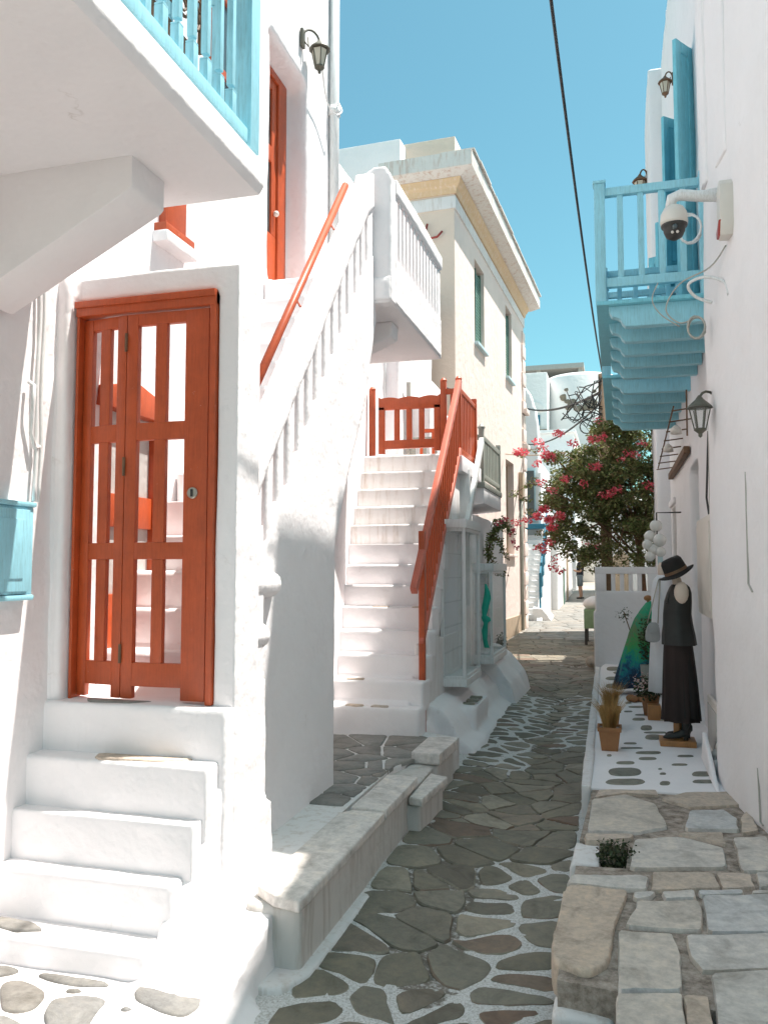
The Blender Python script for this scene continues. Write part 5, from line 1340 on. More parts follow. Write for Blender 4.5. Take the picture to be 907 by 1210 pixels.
M2 = thing('mannequin', 'mannequin in a long white dress, mostly hidden behind the black one', 'mannequin', (0.42, 9.75, 0.0), 'shop mannequins')
loft(MB(), [(0.46, 9.75, 0.30, .16, .16, 1.3), (0.46, 9.75, 0.6, .145, .145, 1.1), (0.455, 9.75, 0.95, .12, .12, .5), (0.45, 9.75, 1.15, .10, .10, .2), (0.46, 9.75, 1.38, .115, .13, .1), (0.47, 9.75, 1.52, .10, .14, 0), (0.47, 9.75, 1.58, .05, .07, 0)], n=40, folds=8, amp=0.07).build('dress', WHITECL, M2, smooth=True)
loft(MB(), [(0.47, 9.75, 1.54, .05, .05, 0), (0.47, 9.75, 1.68, .045, .045, 0), (0.47, 9.75, 1.72, .03, .03, 0)], n=14).build('neck', MANNQ, M2, smooth=True)
MB().tube([(0.46, 9.75, 0.0), (0.46, 9.75, 0.32)], 0.025, 8).lathe((0.46, 9.75, 0.0), [(0.14, 0.0), (0.14, 0.02), (0.03, 0.03)], 16).build('stand', STEEL, M2, smooth=True)
# grey handbag hanging by its strap from the white mannequin
bg_ = thing('handbag', 'small grey leather handbag hanging by its strap beside the white dress', 'handbag', (0.345, 9.45, 0.9))
MB().prism(chaikin([(0.27, 0.86), (0.41, 0.86), (0.425, 0.94), (0.40, 1.07), (0.30, 1.07), (0.265, 0.94)], 2), 9.42, 9.50, 'xz').build('body', SILVER, bg_, bev=0.01)
MB().prism(chaikin([(0.285, 0.96), (0.405, 0.96), (0.405, 1.075), (0.295, 1.075)], 1), 9.41, 9.42, 'xz').build('flap', SILVER, bg_, bev=0.004)
MB().tube([(0.29, 9.46, 1.06), (0.36, 9.55, 1.3), (0.42, 9.62, 1.52), (0.44, 9.62, 1.55), (0.43, 9.6, 1.4), (0.40, 9.48, 1.06)], 0.007, 5).build('strap', STEEL, bg_, smooth=True)
# green patterned dress spread out on a low dress form
D_ = thing('green_dress', 'green and blue patterned long dress flaring out towards the lane by the low wall', 'dress', (0.2, 11.6, 0.0))
secs = [(0.30, 11.6, 0.12, .39, .24, 1), (0.31, 11.6, 0.26, .36, .23, .9), (0.32, 11.6, 0.45, .315, .22, .8), (0.33, 11.6, 0.65, .27, .20, .6), (0.345, 11.6, 0.85, .22, .18, .5), (0.36, 11.6, 1.00, .165, .15, .4), (0.38, 11.6, 1.12, .105, .11, .2), (0.39, 11.6, 1.20, .05, .06, 0), (0.40, 11.6, 1.22, .01, .02, 0)]
rings_ = []
for i, (x, y, z, rx_, ry_, f_w) in enumerate(secs):
    ring_ = []
    for k in range(48):
        a = 2 * math.pi * k / 48
        f = 1 + 0.10 * f_w * (math.sin(7 * a + i * .5) + .6 * math.sin(12 * a - i * .3))
        xx = x + rx_ * f * math.cos(a)
        ring_.append((xx, y + ry_ * f * math.sin(a), z + 0.30 * (x - xx) * -0.55 * (1 if i < 5 else .3)))
    rings_.append(ring_)
MB().rings(rings_).build('cloth', DRESS, D_, smooth=True)
MB().tube([(0.36, 11.6, 0.0), (0.37, 11.6, 1.24)], 0.014, 6).ball((0.37, 11.6, 1.26), 0.045, 10, (1.2, .8, .9)).build('stand', PINEW, D_, smooth=True)
def leafy(mb, c, rad, n, sz, seed, flat=0.5):
    r_ = random.Random(seed)
    for _ in range(n):
        d = Vector((r_.gauss(0, 1), r_.gauss(0, 1), r_.gauss(0, 1))).normalized() * (r_.random() ** 0.45)
        p = Vector(c) + Vector((d.x * rad[0], d.y * rad[1], d.z * rad[2]))
        leaf1(mb, p, sz * r_.uniform(.6, 1.3), r_)
def leaf1(mb, p, s, r_):
    a = Vector((r_.uniform(-1, 1), r_.uniform(-1, 1), r_.uniform(-.7, .7))).normalized()
    b = a.cross(Vector((r_.uniform(-1, 1), r_.uniform(-1, 1), r_.uniform(-1, 1)))).normalized()
    n_ = a.cross(b)
    mb.add([p - a * s * .5, p + b * s * .28 + n_ * s * .08, p + a * s * .5, p - b * s * .28 + n_ * s * .08], [(0, 1, 2), (0, 2, 3)])
pl_ = thing('shrub', 'wispy potted shrub growing behind the green dress at the low wall', 'shrub', (0.3, 12.1, 0.0))
mb = MB(); leafy(mb, (0.33, 11.25, 0.75), (.11, .08, .32), 420, 0.04, 3); leafy(mb, (0.06, 12.2, 1.0), (.12, .08, .12), 60, 0.035, 4)
mb.build('foliage', LEAFD, pl_)
MB().tube([(0.3, 12.1, 0.1), (0.2, 12.15, 0.6), (0.06, 12.2, 1.05)], 0.008, 5).tube([(0.3, 12.1, 0.1), (0.34, 12.05, 0.9)], 0.012, 5).build('stem', BROWN, pl_)
MB().tube([(0.31, 12.05, 0.1), (0.32, 11.3, 0.9)], .01, 5).lathe((0.33, 11.25, 0.0), [(0.06, 0), (0.075, .3), (0.085, .42), (0.07, .42), (0.06, .3)], 16).build('pot', GREYP, pl_, smooth=True)
tp = thing('stone_cluster', 'small heap of terracotta coloured stones at the foot of the green dress', 'stones', (0.2, 11.2, 0.0))
for (dx, dy, r) in ((0, 0, .055), (.09, .03, .05), (.04, -.05, .045), (.13, -.02, .04)):
    MB().ball((0.12 + dx, 10.9 + dy, r * .8), r, 10, (1.1, 1, .85)).build('stone', TERRA, tp, smooth=True)
# planters with dried grass
def planter(x, y, label):
    t = thing('planter', label, 'planter', (x, y, 0), 'square terracotta planters')
    def sq(h, z): return [(x - h, y - h, z), (x + h, y - h, z), (x + h, y + h, z), (x - h, y + h, z)]
    MB().rings([sq(.072, 0.0), sq(.094, .175)]).build('pot', TERRA, t, bev=0.006)
    m_ = MB().rings([sq(.104, .176), sq(.108, .215), sq(.092, .215), sq(.088, .19)])
    m_.build('rim', TERRA, t, bev=0.004)
    MB().box(x - .085, x + .085, y - .085, y + .085, .178, .195).build('soil', DIRT, t)
    m_ = MB()
    r_ = random.Random(int(y * 10))
    for k in range(520):
        a = r_.uniform(0, 2 * math.pi); rr0 = .06 * math.sqrt(r_.random()); b = a + r_.uniform(-.5, .5)
        h_ = r_.uniform(.12, .32); lean = r_.uniform(.0, .16) * (h_ / .25) ** 1.5
        p0 = Vector((x + rr0 * math.cos(a), y + rr0 * math.sin(a), .195)); p2 = p0 + Vector((lean * math.cos(b), lean * math.sin(b), h_)); p1 = (p0 + p2) / 2 + Vector((-.2 * lean * math.cos(b), -.2 * lean * math.sin(b), .015))
        wv = Vector((-math.sin(b + 1), math.cos(b + 1), 0)) * .0016
        m_.add([p0 - wv, p0 + wv, p1 + wv, p1 - wv, p2], [(0, 1, 2, 3), (3, 2, 4)])
    m_.build('dried_grass', STRAW, t)
planter(-0.105, 7.98, 'square terracotta planter of dry straw-coloured grass, nearer of the two')
planter(-0.105, 9.05, 'square terracotta planter of dry straw-coloured grass, farther of the two')
fp = thing('flower_pot', 'pot of pale pink flowers on a block behind the dark skirt', 'plant pot', (0.33, 10.1, 0.0))
MB().box(0.28, 0.42, 9.62, 9.80, 0.0, 0.16).build('block', PINEW, fp, bev=0.01)
MB().lathe((0.32, 9.95, 0.0), [(0.07, 0), (0.10, .2), (0.11, .22), (0.09, .22)], 16).build('pot', TERRA, fp, smooth=True)
mb = MB(); leafy(mb, (0.30, 9.85, 0.32), (.16, .12, .15), 380, 0.045, 9); mb.build('foliage', LEAFD, fp)
mb = MB(); leafy(mb, (0.24, 9.75, 0.40), (.13, .08, .10), 45, 0.04, 10); mb.build('flowers', leafmat('pale_pink_petal', [(.7, .45, .42), (.75, .65, .6), (.6, .25, .28)]), fp, kind='stuff')
rk = thing('rock_pile', 'pale whitewashed rocks piled at the foot of the right wall', 'rocks', (0.75, 7.2, 0.0))
for (x_, y_, z_, r) in ((.76, 7.45, .10, .10), (.74, 7.25, .06, .09), (.79, 7.3, .20, .09), (.80, 7.5, .26, .07), (.77, 7.0, .05, .07)):
    MB().ball((x_, y_, z_), r, 12, (.9, 1.1, .9)).build('rock', KERB, rk, remesh=0.014, disp=0.05)
MB().prism([(6.62, 0.0), (6.9, 0.06), (7.3, 0.20), (7.6, 0.28), (7.8, 0.0)], 0.655, 0.695).build('kerb', WHITE, rk, remesh=0.014, disp=0.008)
# plant in the gap between the slabs
wp = thing('weed_clump', 'clump of low green weeds growing in the gap between paving slabs', 'plant', (-0.05, 5.1, -0.2))
mb = MB(); leafy(mb, (-0.05, 5.13, -0.06), (.09, .15, .09), 700, 0.026, 21); leafy(mb, (-0.08, 5.08, 0.02), (.10, .12, .07), 160, 0.03, 22); leafy(mb, (-0.02, 5.2, 0.0), (.12, .14, .05), 120, 0.03, 23); mb.build('foliage', LEAFD, wp)
MB().box(-0.14, 0.02, 4.95, 5.3, -0.35, -0.13).build('soil', DIRT, wp)

# ---------------------------------------------------------------- low white wall with slots
LW = thing('low_wall', 'low white wall with five slots below the bougainvillea', 'wall', (0.1, 15.2, -0.15))
x0, x1, y0, y1 = -0.40, 0.80, 15.1, 15.3
MB().box(x0, x1, y0, y1, -0.3, 1.26).build('wall_base', WHITE, LW, remesh=0.03, disp=0.01)
MB().box(x0, x1, y0, y1, 1.56, 1.68).build('wall_top', WHITE, LW, bev=0.012)
MB().box(x0, -0.21, y0, y1, 1.26, 1.56).build('wall_pier', WHITE, LW, bev=0.004)
MB().box(0.49, x1, y0, y1, 1.26, 1.56).build('wall_pier', WHITE, LW, bev=0.004)
for k in range(4):
    xx = -0.21 + 0.083 + k * 0.1475
    MB().box(xx, xx + 0.072, y0 + 0.02, y1 - 0.02, 1.255, 1.565).build('upright', WHITE, LW, bev=0.006)
MB().box(x0 - 0.03, -0.2, y0 - 0.0, y0 + 4.5, -0.3, 0.9).build('return_wall', WHITE, LW, remesh=0.04, disp=0.01)
rkk = thing('door_stone', 'brown boulder at the corner of the low white wall', 'boulder', (-0.48, 15.6, -0.15))
MB().ball((-0.50, 15.6, -0.03), 0.13, 14, (.9, 1.3, .9)).build('boulder', PINKST, rkk, remesh=0.02, disp=0.05)

# ---------------------------------------------------------------- bougainvillea
BG = thing('bougainvillea', 'large bougainvillea with dark foliage and pink blossom above the low wall', 'tree', (0.45, 16.2, -0.15))
r_ = random.Random(5)
tr = MB()
tr.tube([(0.45, 16.2, -0.15), (0.47, 16.15, 0.8), (0.42, 16.1, 1.7), (0.30, 16.1, 2.5), (0.1, 16.1, 3.2)], [.07, .055, .05, .04, .02], 8)
tr.build('trunk', BROWN, BG, smooth=True)
tr = MB()
tips = [(-1.2, 15.8, 2.1), (-1.35, 15.7, 2.7), (-1.6, 15.6, 3.3), (-1.1, 15.9, 3.9), (-0.5, 16.2, 4.2), (0.2, 16.3, 4.4), (0.6, 16.2, 3.6), (-0.6, 15.9, 2.2), (0.0, 15.8, 2.0)]
for t_ in tips:
    s_ = Vector((0.38, 16.1, 1.9 + r_.uniform(-.2, .7)))
    e_ = Vector(t_)
    md_ = s_.lerp(e_, .5) + Vector((r_.uniform(-.1, .1), r_.uniform(-.1, .1), .3))
    tr.tube([s_, md_, e_], [.028, .018, .007], 5)
for (a, b, c_) in (((-0.9, 15.9, 3.5), (-1.3, 15.8, 3.95), (-1.75, 15.7, 3.85)), ((-1.0, 15.9, 3.2), (-1.6, 15.8, 3.25), (-1.95, 15.7, 3.0)), ((-0.8, 15.9, 2.0), (-1.15, 15.8, 1.9), (-1.25, 15.7, 1.72))):
    tr.tube([a, b, c_], [.012, .009, .004], 4)
tr.build('branches', BROWN, BG, smooth=True)
blobs = []
def inside_crown(x, z):
    return True
for k in range(205):
    # crown outline: wide at mid height, ragged below
    x = r_.uniform(-1.25, 0.78); z = r_.uniform(1.85, 4.45)
    lim = -1.30 + 0.45 * max(0, (2.5 - z)) + (0.5 * max(0, z - 3.55))
    if x < lim: continue
    if z > 3.95 and x < -0.45: continue
    if z < 2.3 and r_.random() < .5: continue
    blobs.append((x, r_.uniform(15.55, 16.7), z, r_.uniform(.13, .27)))
lf = MB()
for (x, y, z, r) in blobs:
    leafy(lf, (x, y, z), (r * 1.2, r, r * .8), int(190 * (r / .2)), 0.072, int(1000 * (x + 3) + z * 77))
for k in range(70):
    x = r_.uniform(-.7, .7); z = r_.uniform(1.6, 2.1)
    leafy(lf, (x, r_.uniform(15.6, 16.2), z), (.10, .08, .10), 26, 0.06, k + 900)
for (x, y, z) in ((-1.62, 15.7, 3.2), (-1.5, 15.75, 3.3), (-1.85, 15.7, 3.05), (-1.75, 15.7, 3.8), (-1.45, 15.8, 3.9), (-1.25, 15.8, 3.7), (-1.55, 15.7, 2.7), (-1.35, 15.7, 2.3), (-1.4, 15.7, 2.05), (-1.65, 15.7, 2.95)):
    leafy(lf, (x, y, z), (.14, .1, .09), 36, 0.06, int(-x * 991))
lf.build('crown', LEAF, BG)
fl = MB()
groups = [(-1.78, 3.85, 40), (-1.68, 3.82, 30), (-1.40, 4.02, 26), (-1.32, 3.90, 16), (-1.02, 4.15, 36), (-1.25, 3.75, 60), (-1.15, 3.70, 40), (-1.42, 3.62, 22), (-0.75, 3.95, 26), (-0.40, 4.0, 30), (-0.22, 4.05, 18), (-0.30, 4.35, 14), (0.33, 4.35, 30), (0.50, 4.25, 12), (0.2, 3.72, 18), (0.35, 3.7, 16), (0.10, 3.62, 12), (-0.42, 3.5, 22), (-0.33, 3.52, 18), (-0.10, 3.02, 30), (-0.25, 2.98, 18), (0.02, 3.08, 16), (0.55, 3.15, 22), (0.66, 3.1, 16), (-1.30, 2.75, 90), (-1.42, 2.62, 60), (-1.20, 2.55, 90), (-1.02, 2.62, 60), (-1.15, 2.42, 50), (-1.62, 2.55, 26), (-1.80, 2.52, 20), (-1.15, 3.1, 20), (-1.35, 3.25, 24), (-1.22, 2.15, 26), (-1.42, 2.05, 24), (-1.30, 2.0, 20), (-1.15, 1.70, 22), (-1.05, 1.62, 16), (-1.10, 1.82, 10), (-0.42, 2.06, 8), (-0.55, 2.08, 6), (-0.9, 3.3, 30), (-0.6, 3.2, 12), (0.45, 3.9, 14)]
for (x, z, n) in groups:
    leafy(fl, (x, 15.52 if x > -1.3 else 15.62, z), (.12, .08, .085), int(n * 1.9), 0.060, int(abs(x * 313 + z * 71)))
fl.build('blossom', PETAL, BG)
# vine and dark plant by the shop
vn = thing('flowering_vine', 'loose flowering vine with pink bracts hanging in front of the cream wall', 'vine', (-1.9, 12.6, 0.0))
mb = MB()
paths = [[(-1.86, 12.3, 1.9), (-1.75, 12.2, 2.3), (-1.6, 12.1, 2.35), (-1.48, 12.0, 2.15)], [(-1.86, 12.3, 1.9), (-1.78, 12.2, 2.1), (-1.66, 12.1, 2.05), (-1.56, 12.1, 1.8)], [(-1.86, 12.3, 1.9), (-1.80, 12.2, 1.8), (-1.72, 12.1, 1.62), (-1.6, 12.1, 1.58)], [(-1.84, 12.3, 2.1), (-1.70, 12.1, 2.2), (-1.55, 12.0, 2.3)]]
for p in paths: mb.tube(p, [.010, .008, .006, .003][:len(p)], 4)
mb.tube([(-1.86, 12.5, -0.1), (-1.86, 12.3, 1.0), (-1.86, 12.3, 1.95)], .014, 5)
mb.build('stem', BROWN, vn)
mb = MB()
for i, p in enumerate(paths):
    for j in range(26):
        q = j / 25 * (len(p) - 1); a = int(min(q, len(p) - 2)); pt = Vector(p[a]).lerp(Vector(p[a + 1]), q - a)
        leafy(mb, pt, (.075, .06, .075), 9, .05, 40 * i + j)
mb.build('foliage', LEAF, vn)
mb = MB()
for (x, z) in ((-1.62, 2.33), (-1.55, 2.36), (-1.48, 2.15), (-1.44, 2.2), (-1.45, 2.05), (-1.68, 2.3), (-1.40, 1.95)): leafy(mb, (x, 12.0, z), (.045, .04, .04), 18, .045, int(-x * 777))
mb.build('blossom', PETAL, vn)
dk = thing('wall_plant', 'small dark shrub growing by the shop corner at the cream wall', 'shrub', (-1.9, 13.6, -0.1))
mb = MB(); leafy(mb, (-1.80, 13.2, 0.45), (.10, .1, .20), 260, .05, 77); leafy(mb, (-1.78, 13.2, 0.2), (.07, .07, .1), 80, .05, 78); mb.build('foliage', LEAFD, dk)
MB().tube([(-1.85, 13.3, -0.1), (-1.82, 13.25, .5)], .012, 5).build('stem', BROWN, dk)

# ---------------------------------------------------------------- pole and wires
PO = thing('utility_pole', 'weathered wooden utility pole with tangled cables above the bougainvillea', 'pole', (-0.20, 17, -0.15))
MB().tube([(-0.20, 17, -0.15), (-0.22, 17, 3.0), (-0.23, 17, 5.55)], [.12, .105, .09], 12).build('pole', POLE, PO, smooth=True)
MB().box(-0.12, 0.05, 16.93, 17.05, 5.05, 5.25).build('junction_box', BRONZE, PO, bev=0.01)
tg = MB()
for k in range(17):
    a = Vector((-0.25, 16.9, r_.uniform(4.6, 5.5))); c_ = Vector((r_.uniform(-1.1, -.4), r_.uniform(16.8, 17.3), r_.uniform(4.5, 5.3)))
    tg.tube([a, a.lerp(c_, .4) + Vector((0, 0, r_.uniform(-.45, .25))), a.lerp(c_, .75) + Vector((0, 0, r_.uniform(-.35, .15))), c_], .008 + .006 * r_.random(), 4)
for k in range(3):
    cx, cz = r_.uniform(-.85, -.45), r_.uniform(4.3, 5.0); rr0 = r_.uniform(.08, .2)
    tg.tube([(cx + rr0 * math.cos(a), 16.9, cz + rr0 * math.sin(a)) for a in [2 * math.pi * q / 12 for q in range(13)]], .012, 4)
tg.build('cable_tangle', CABLE, PO, smooth=True)
def wire(name, label, a, b, sag, r, mat=CABLE, mid=None):
    pts = []
    a = Vector(a); b = Vector(b)
    for k in range(21):
        t_ = k / 20
        pts.append(a.lerp(b, t_) - Vector((0, 0, sag * 4 * t_ * (1 - t_))))
    o_ = MB().tube(pts, r, 6).build(name, mat, smooth=True)
    tag(o_, label, 'wire')
wire('overhead_cable', 'thick twisted black cable crossing the sky down to the pole', (-0.50, 1.5, 6.75), (-0.23, 16.95, 5.52), 0.42, 0.014)
wire('utility_wire', 'black cable from the pole to the far white gable, uppermost', (-0.25, 17, 5.2), (-3.0, 27.0, 6.95), 0.25, 0.028)
wire('utility_wire', 'sagging black cable from the pole to the far white gable, second down', (-0.25, 17, 5.0), (-3.0, 27, 5.75), 0.35, 0.020)
wire('utility_wire', 'thin black wire in front of the stone wall, lowest of the cables', (-0.25, 17, 4.45), (-1.9, 30, 5.4), 0.15, 0.018)
wire('utility_wire', 'pale wire stretched from the cream house across to the bougainvillea', (-2.60, 20.2, 4.45), (-0.9, 16.6, 3.95), 0.05, 0.014, TAN)

# ---------------------------------------------------------------- beyond: far stair, houses on the slope, the man
U = thing('far_staircase', 'far white staircase with deep turquoise railings in full sun', 'staircase', (-2.8, 26, 0.1))
NS = 16
for k in range(NS):
    yy = 25.6 + k * 0.22; zz = gz(25.6) + 0.17 * (k + 1) + (0.0)
    MB().box(-3.35, -2.38, yy, yy + 0.5, zz - 0.32, zz).build('step', FARW, U, bev=0.02)
MB().prism([(25.6, -0.1), (29.4, -0.1), (29.4, 2.6), (28.9, 2.6), (25.6, 0.1)], -3.35, -2.42).build('stair_body', FARW, U)
MB().prism([(25.2, 0.0), (25.3, 0.12), (27.9, 2.2), (28.9, 2.85), (28.9, 0.0)], -2.38, -2.22).build('stair_cheek', FARW, U, bev=0.02)
MB().prism([(-2.5, 0), (-1.85, 0), (-2.2, 0.45), (-2.5, 0.5)], 25.4, 27.0, 'xz').build('whitewashed_mound', FARW, U, remesh=0.05, disp=0.05)
for k in range(7):
    yy = 25.7 + k * 0.42; zz = 0.1 + 0.75 * (yy - 25.6)
    MB().box(-2.33, -2.27, yy - .02, yy + .03, zz + 0.1, zz + 1.35).build('railing_post', DEEP, U)
MB().bar((-2.30, 25.7, 1.40), (-2.30, 28.6, 3.6), .05, .06).build('railing', DEEP, U)
MB().bar((-2.30, 25.7, 0.75), (-2.30, 28.6, 2.95), .04, .05).build('railing', DEEP, U)
F1 = thing('gabled_house', 'far white house with rounded gable behind the far staircase', 'house', (-5, 28, 0.1))
arch = [(-6.5, 0), (-2.62, 0), (-2.62, 6.3), (-2.70, 7.2), (-2.9, 7.9), (-3.15, 8.25), (-3.4, 8.3), (-6.5, 8.3)]
MB().prism(arch, 29.5, 30.2, 'xz').box(-6.5, -2.66, 30.2, 36, 0, 5.6).build('wall', FARW, F1, remesh=0.08, disp=0.03)
MB().box(-2.63, -2.55, 29.2, 29.6, 2.7, 5.0).build('side_wing', FARW, F1)
MB().box(-3.30, -2.34, 28.6, 29.4, 3.02, 3.18).build('blue_lintel', DEEP, F1, bev=0.02)
MB().box(-3.1, -2.75, 29.44, 29.5, 3.3, 5.2).build('window', STRIPE, F1, bev=0.01)
MB().box(-3.05, -2.8, 29.42, 29.44, 3.4, 5.1).build('pane', GLASS, bpy.data.objects['window.002'] if 'window.002' in bpy.data.objects else F1)
F2 = thing('lane_house', 'sunlit white house wall beside the far staircase with narrow teal door', 'house', (-2.1, 30, 0.2))
MB().box(-2.36, -1.98, 29.0, 38, 0, 3.3).box(-4.5, -2.1, 30.2, 38, 0, 3.6).build('wall', FARW, F2, remesh=0.06, disp=0.02)
MB().box(-1.98, -1.95, 31.6, 32.1, 0.3, 1.7).build('door', GREEN, F2)
MB().box(-1.98, -1.94, 33.6, 34.3, 0.4, 2.3).build('door', TAN, F2)
# man on the lane
MN = thing('person', 'man in black t-shirt and grey shorts standing on the sunlit lane looking down', 'person', (-1.50, 34.5, gz(34.5)))
def skinned(name, verts, edges, radii, mat, parent, sub=2):
    off = absloc(parent)
    me = bpy.data.meshes.new(name)
    me.from_pydata([tuple(Vector(v) - off) for v in verts], edges, [])
    o_ = bpy.data.objects.new(name, me)
    COL.objects.link(o_); o_.parent = parent
    md_ = o_.modifiers.new('skin', 'SKIN'); md_.use_smooth_shade = True
    for i, r in enumerate(radii):
        me.skin_vertices[0].data[i].radius = (r, r) if not isinstance(r, tuple) else r
    me.skin_vertices[0].data[0].use_root = True
    ss_ = o_.modifiers.new('sub', 'SUBSURF'); ss_.levels = sub; ss_.render_levels = sub
    me.materials.append(mat)
    return o_
g0 = gz(34.5); bx = -1.50; by = 34.5
V = [(bx, by, g0 + .95), (bx + .01, by, g0 + 1.18), (bx + .02, by, g0 + 1.40), (bx, by - .0, g0 + 1.52), (bx - .03, by, g0 + 1.60), (bx - .04, by, g0 + 1.70),
     (bx, by - .09, g0 + .88), (bx - .02, by - .09, g0 + .50), (bx + .02, by - .09, g0 + .09), (bx - .10, by - .09, g0 + .035),
     (bx, by + .09, g0 + .88), (bx + .03, by + .09, g0 + .50), (bx + .06, by + .09, g0 + .09), (bx - .06, by + .09, g0 + .035),
     (bx + .02, by - .19, g0 + 1.38), (bx + .05, by - .23, g0 + 1.10), (bx - .16, by - .18, g0 + 1.12), (bx - .24, by - .15, g0 + 1.17),
     (bx + .02, by + .19, g0 + 1.38), (bx + .04, by + .23, g0 + 1.10), (bx - .16, by + .14, g0 + 1.12), (bx - .23, by + .11, g0 + 1.17)]
E_ = [(0, 1), (1, 2), (2, 3), (3, 4), (4, 5), (0, 6), (6, 7), (7, 8), (8, 9), (0, 10), (10, 11), (11, 12), (12, 13), (2, 14), (14, 15), (15, 16), (16, 17), (2, 18), (18, 19), (19, 20), (20, 21)]
RR = [.13, .12, .13, .055, .085, .09, .09, .06, .042, .035, .09, .06, .042, .035, .06, .045, .035, .035, .06, .045, .035, .035]
skinned('body', V, E_, RR, SKIN, MN)
loft(MB(), [(bx, by, g0 + .92, .145, .17, 0), (bx, by, g0 + 1.1, .145, .17, 0), (bx + .02, by, g0 + 1.3, .155, .20, 0), (bx + .02, by, g0 + 1.44, .12, .20, 0), (bx + .01, by, g0 + 1.5, .06, .08, 0)], n=20).tube([(bx + .02, by - .18, g0 + 1.41), (bx + .04, by - .22, g0 + 1.18)], .075, 8).tube([(bx + .02, by + .18, g0 + 1.41), (bx + .04, by + .22, g0 + 1.18)], .075, 8).build('t_shirt', NAVY, MN, smooth=True)
MB().tube([(bx, by - .08, g0 + .96), (bx, by - .10, g0 + .8), (bx - .01, by - .10, g0 + .52)], [.13, .115, .10], 12).tube([(bx, by + .08, g0 + .96), (bx, by + .10, g0 + .8), (bx + .02, by + .10, g0 + .52)], [.13, .115, .10], 12).build('shorts', SHORTS, MN, smooth=True)
MB().ball((bx - .02, by, g0 + 1.68), .10, 12, (1.1, .95, 1.1)).build('hair', HAIR, MN, smooth=True)
for q in (-.09, .09):
    MB().ball((bx - (.02 if q < 0 else -.03), by + q, g0 + .04), .07, 10, (1.9, .75, .65)).build('shoe', IRON, MN, smooth=True)
# cart and houses beyond the low wall
CT = thing('green_cart', 'green wooden cart heaped with white cloth behind the low wall corner', 'cart', (-0.55, 20, -0.1))
MB().box(-0.78, -0.28, 19.7, 20.6, 0.28, 0.72).build('crate', paint('pale_green_paint', (.22, .34, .20), .15), CT, bev=0.01)
MB().ball((-0.54, 20.1, 0.84), .22, 14, (1.2, 1.6, .7)).build('white_cloth', WHITECL, CT, remesh=0.03, disp=0.06)
for x_ in (-0.74, -0.32):
    for y_ in (19.75, 20.5): MB().box(x_ - .03, x_ + .03, y_ - .03, y_ + .03, -0.15, 0.3).build('leg', IRON, CT)
HR = thing('house_with_shade_blocks', 'white house glimpsed through the bougainvillea foliage', 'house', (1, 30, 0))
MB().box(-0.75, 6, 33, 40, 0, 4.3).box(0.9, 6, 16.9, 18.8, -0.3, 5.4).box(0.9, 6, 18.8, 23.4, -0.3, 9.8).box(1.6, 6, 23.4, 33, -.3, 5).build('wall', FARW, HR, remesh=0.09, disp=0.03)  # nearer hidden blocks added to shade the lane and cream wall base
MB().prism([(-0.2, 0.3), (0.4, 0.3), (0.4, 2.1), (0.1, 2.45), (-0.2, 2.1)], 32.93, 32.99, 'xz').build('arched_door', TAN, HR)
B1 = thing('low_white_house', 'small flat roofed white house above the far stair, behind the blossom', 'house', (-3, 42, 2))
MB().box(-4.6, -1.9, 40, 46, 0, 8.1).box(-4.6, -3.4, 39.5, 46, 0, 7.4).build('wall', FARW, B1, bev=0.06)
MB().box(-4.6, -1.82, 39.8, 46.1, 8.1, 8.25).build('roof', FARW, B1, bev=0.03)
B2 = thing('round_house', 'white house with flaking round wall and brown patches below the cables', 'house', (-2, 50, 2))
MB().lathe((-1.95, 51, 0), [(2.1, 0), (2.1, 12.9), (2.0, 13.1), (0.1, 13.1)], 40).build('round_wall', FARW, B2, smooth=True)
for k in range(26):
    a = math.pi * (1.36 + 0.26 * r_.random()); z_ = 10.9 + 1.2 * r_.random() * (0.5 + math.sin(a * 9) * .5)
    MB().ball((-1.95 + 2.1 * math.cos(a), 51 + 2.1 * math.sin(a), z_), .12 + .12 * r_.random(), 8, (1.4, .2, .8)).build('flaked_patch', RUBBLE, B2, smooth=True)
MB().box(-2.9, 0.5, 48.7, 49.2, 8.2, 8.55).build('rubble_coping', RUBBLE, B2, remesh=0.06, disp=0.1)
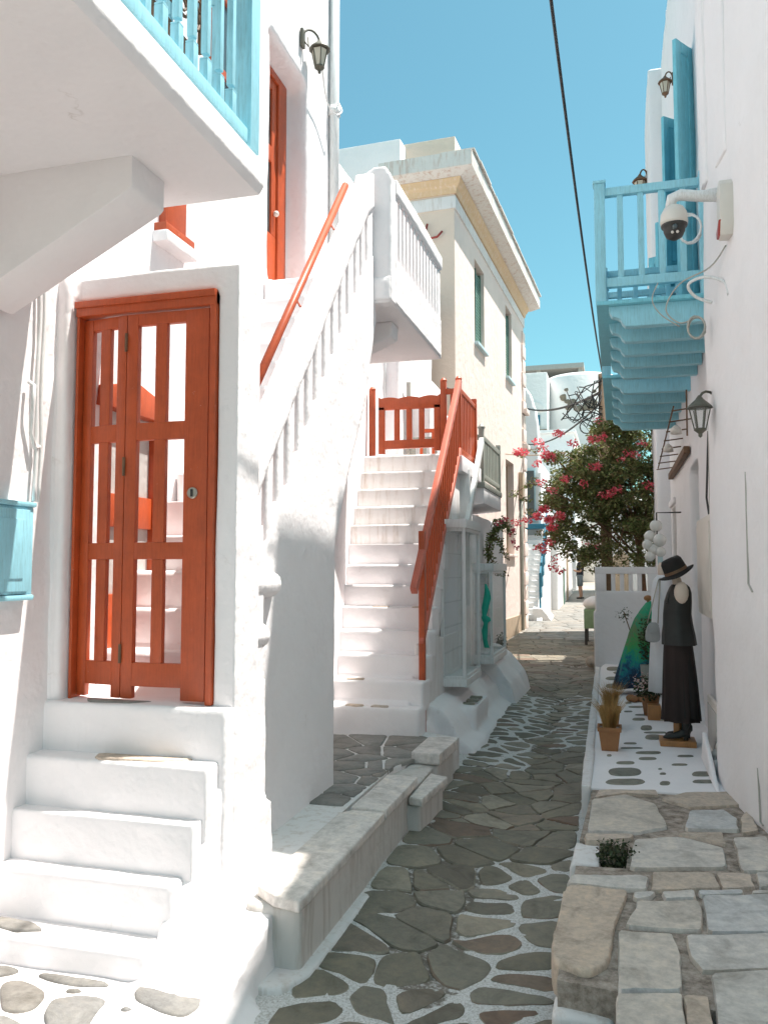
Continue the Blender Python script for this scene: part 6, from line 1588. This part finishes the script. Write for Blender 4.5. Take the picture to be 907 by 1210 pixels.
B3 = thing('blue_window_house', 'white house with blue window and arched niche above a rubble wall, far off', 'house', (-4.5, 50, 2))
MB().box(-8, -3.75, 48, 54, 0, 13.0).build('wall', FARW, B3, bev=0.08)
MB().box(-5.05, -3.72, 47.5, 48, 0, 9.6).build('rubble_wall', RUBBLE, B3, remesh=0.08, disp=0.1)
wi = MB().box(-4.75, -4.1, 47.93, 47.99, 9.8, 10.55).build('window', WPAINT, B3)
MB().box(-4.68, -4.45, 47.90, 47.93, 9.87, 10.48).box(-4.40, -4.17, 47.90, 47.93, 9.87, 10.48).build('pane', DEEP, wi)
MB().prism([(-4.95, 10.7), (-3.95, 10.7), (-3.95, 10.95), (-4.2, 11.2), (-4.45, 11.28), (-4.7, 11.2), (-4.95, 10.95)], 47.9, 48, 'xz').build('arched_hood', FARW, B3)
B4 = thing('concrete_house', 'unfinished grey concrete house with open bays highest on the slope', 'house', (-5, 60, 2))
m_ = MB()
m_.box(-8.5, -2.3, 60, 68, 0, 14.2).box(-8.7, -2.1, 59.8, 68, 15.95, 16.3).box(-5.45, -5.1, 60, 60.4, 14.2, 15.95).box(-2.5, -2.2, 60, 68, 14.2, 15.95).box(-8.5, -2.2, 63.5, 64, 14.2, 15.95)
m_.build('frame', CONC, B4)
MB().box(-8.4, -2.25, 59.93, 60, 12.6, 14.15).build('band', FARW, B4)
MB().box(-6.3, -5.0, 59.88, 59.93, 12.7, 13.6).build('window', BLUE, B4)
HL = MB()
vs = []; fs = []
N_ = 24
for j in range(N_):
    for i in range(N_):
        x = -60 + 90 * i / (N_ - 1); y = 56 + 70 * j / (N_ - 1)
        vs.append((x, y, 1 + 9.5 * min(1, (y - 54) / 30) * max(0.15, 1 - max(0, x) / 12) + 0.6 * noise.noise(Vector((x * .2, y * .2, 0)))))
for j in range(N_ - 1):
    for i in range(N_ - 1):
        a = j * N_ + i; fs.append((a, a + 1, a + 1 + N_, a + N_))
HL.add(vs, fs).build('hillside', GROUND, kind='structure', smooth=True)
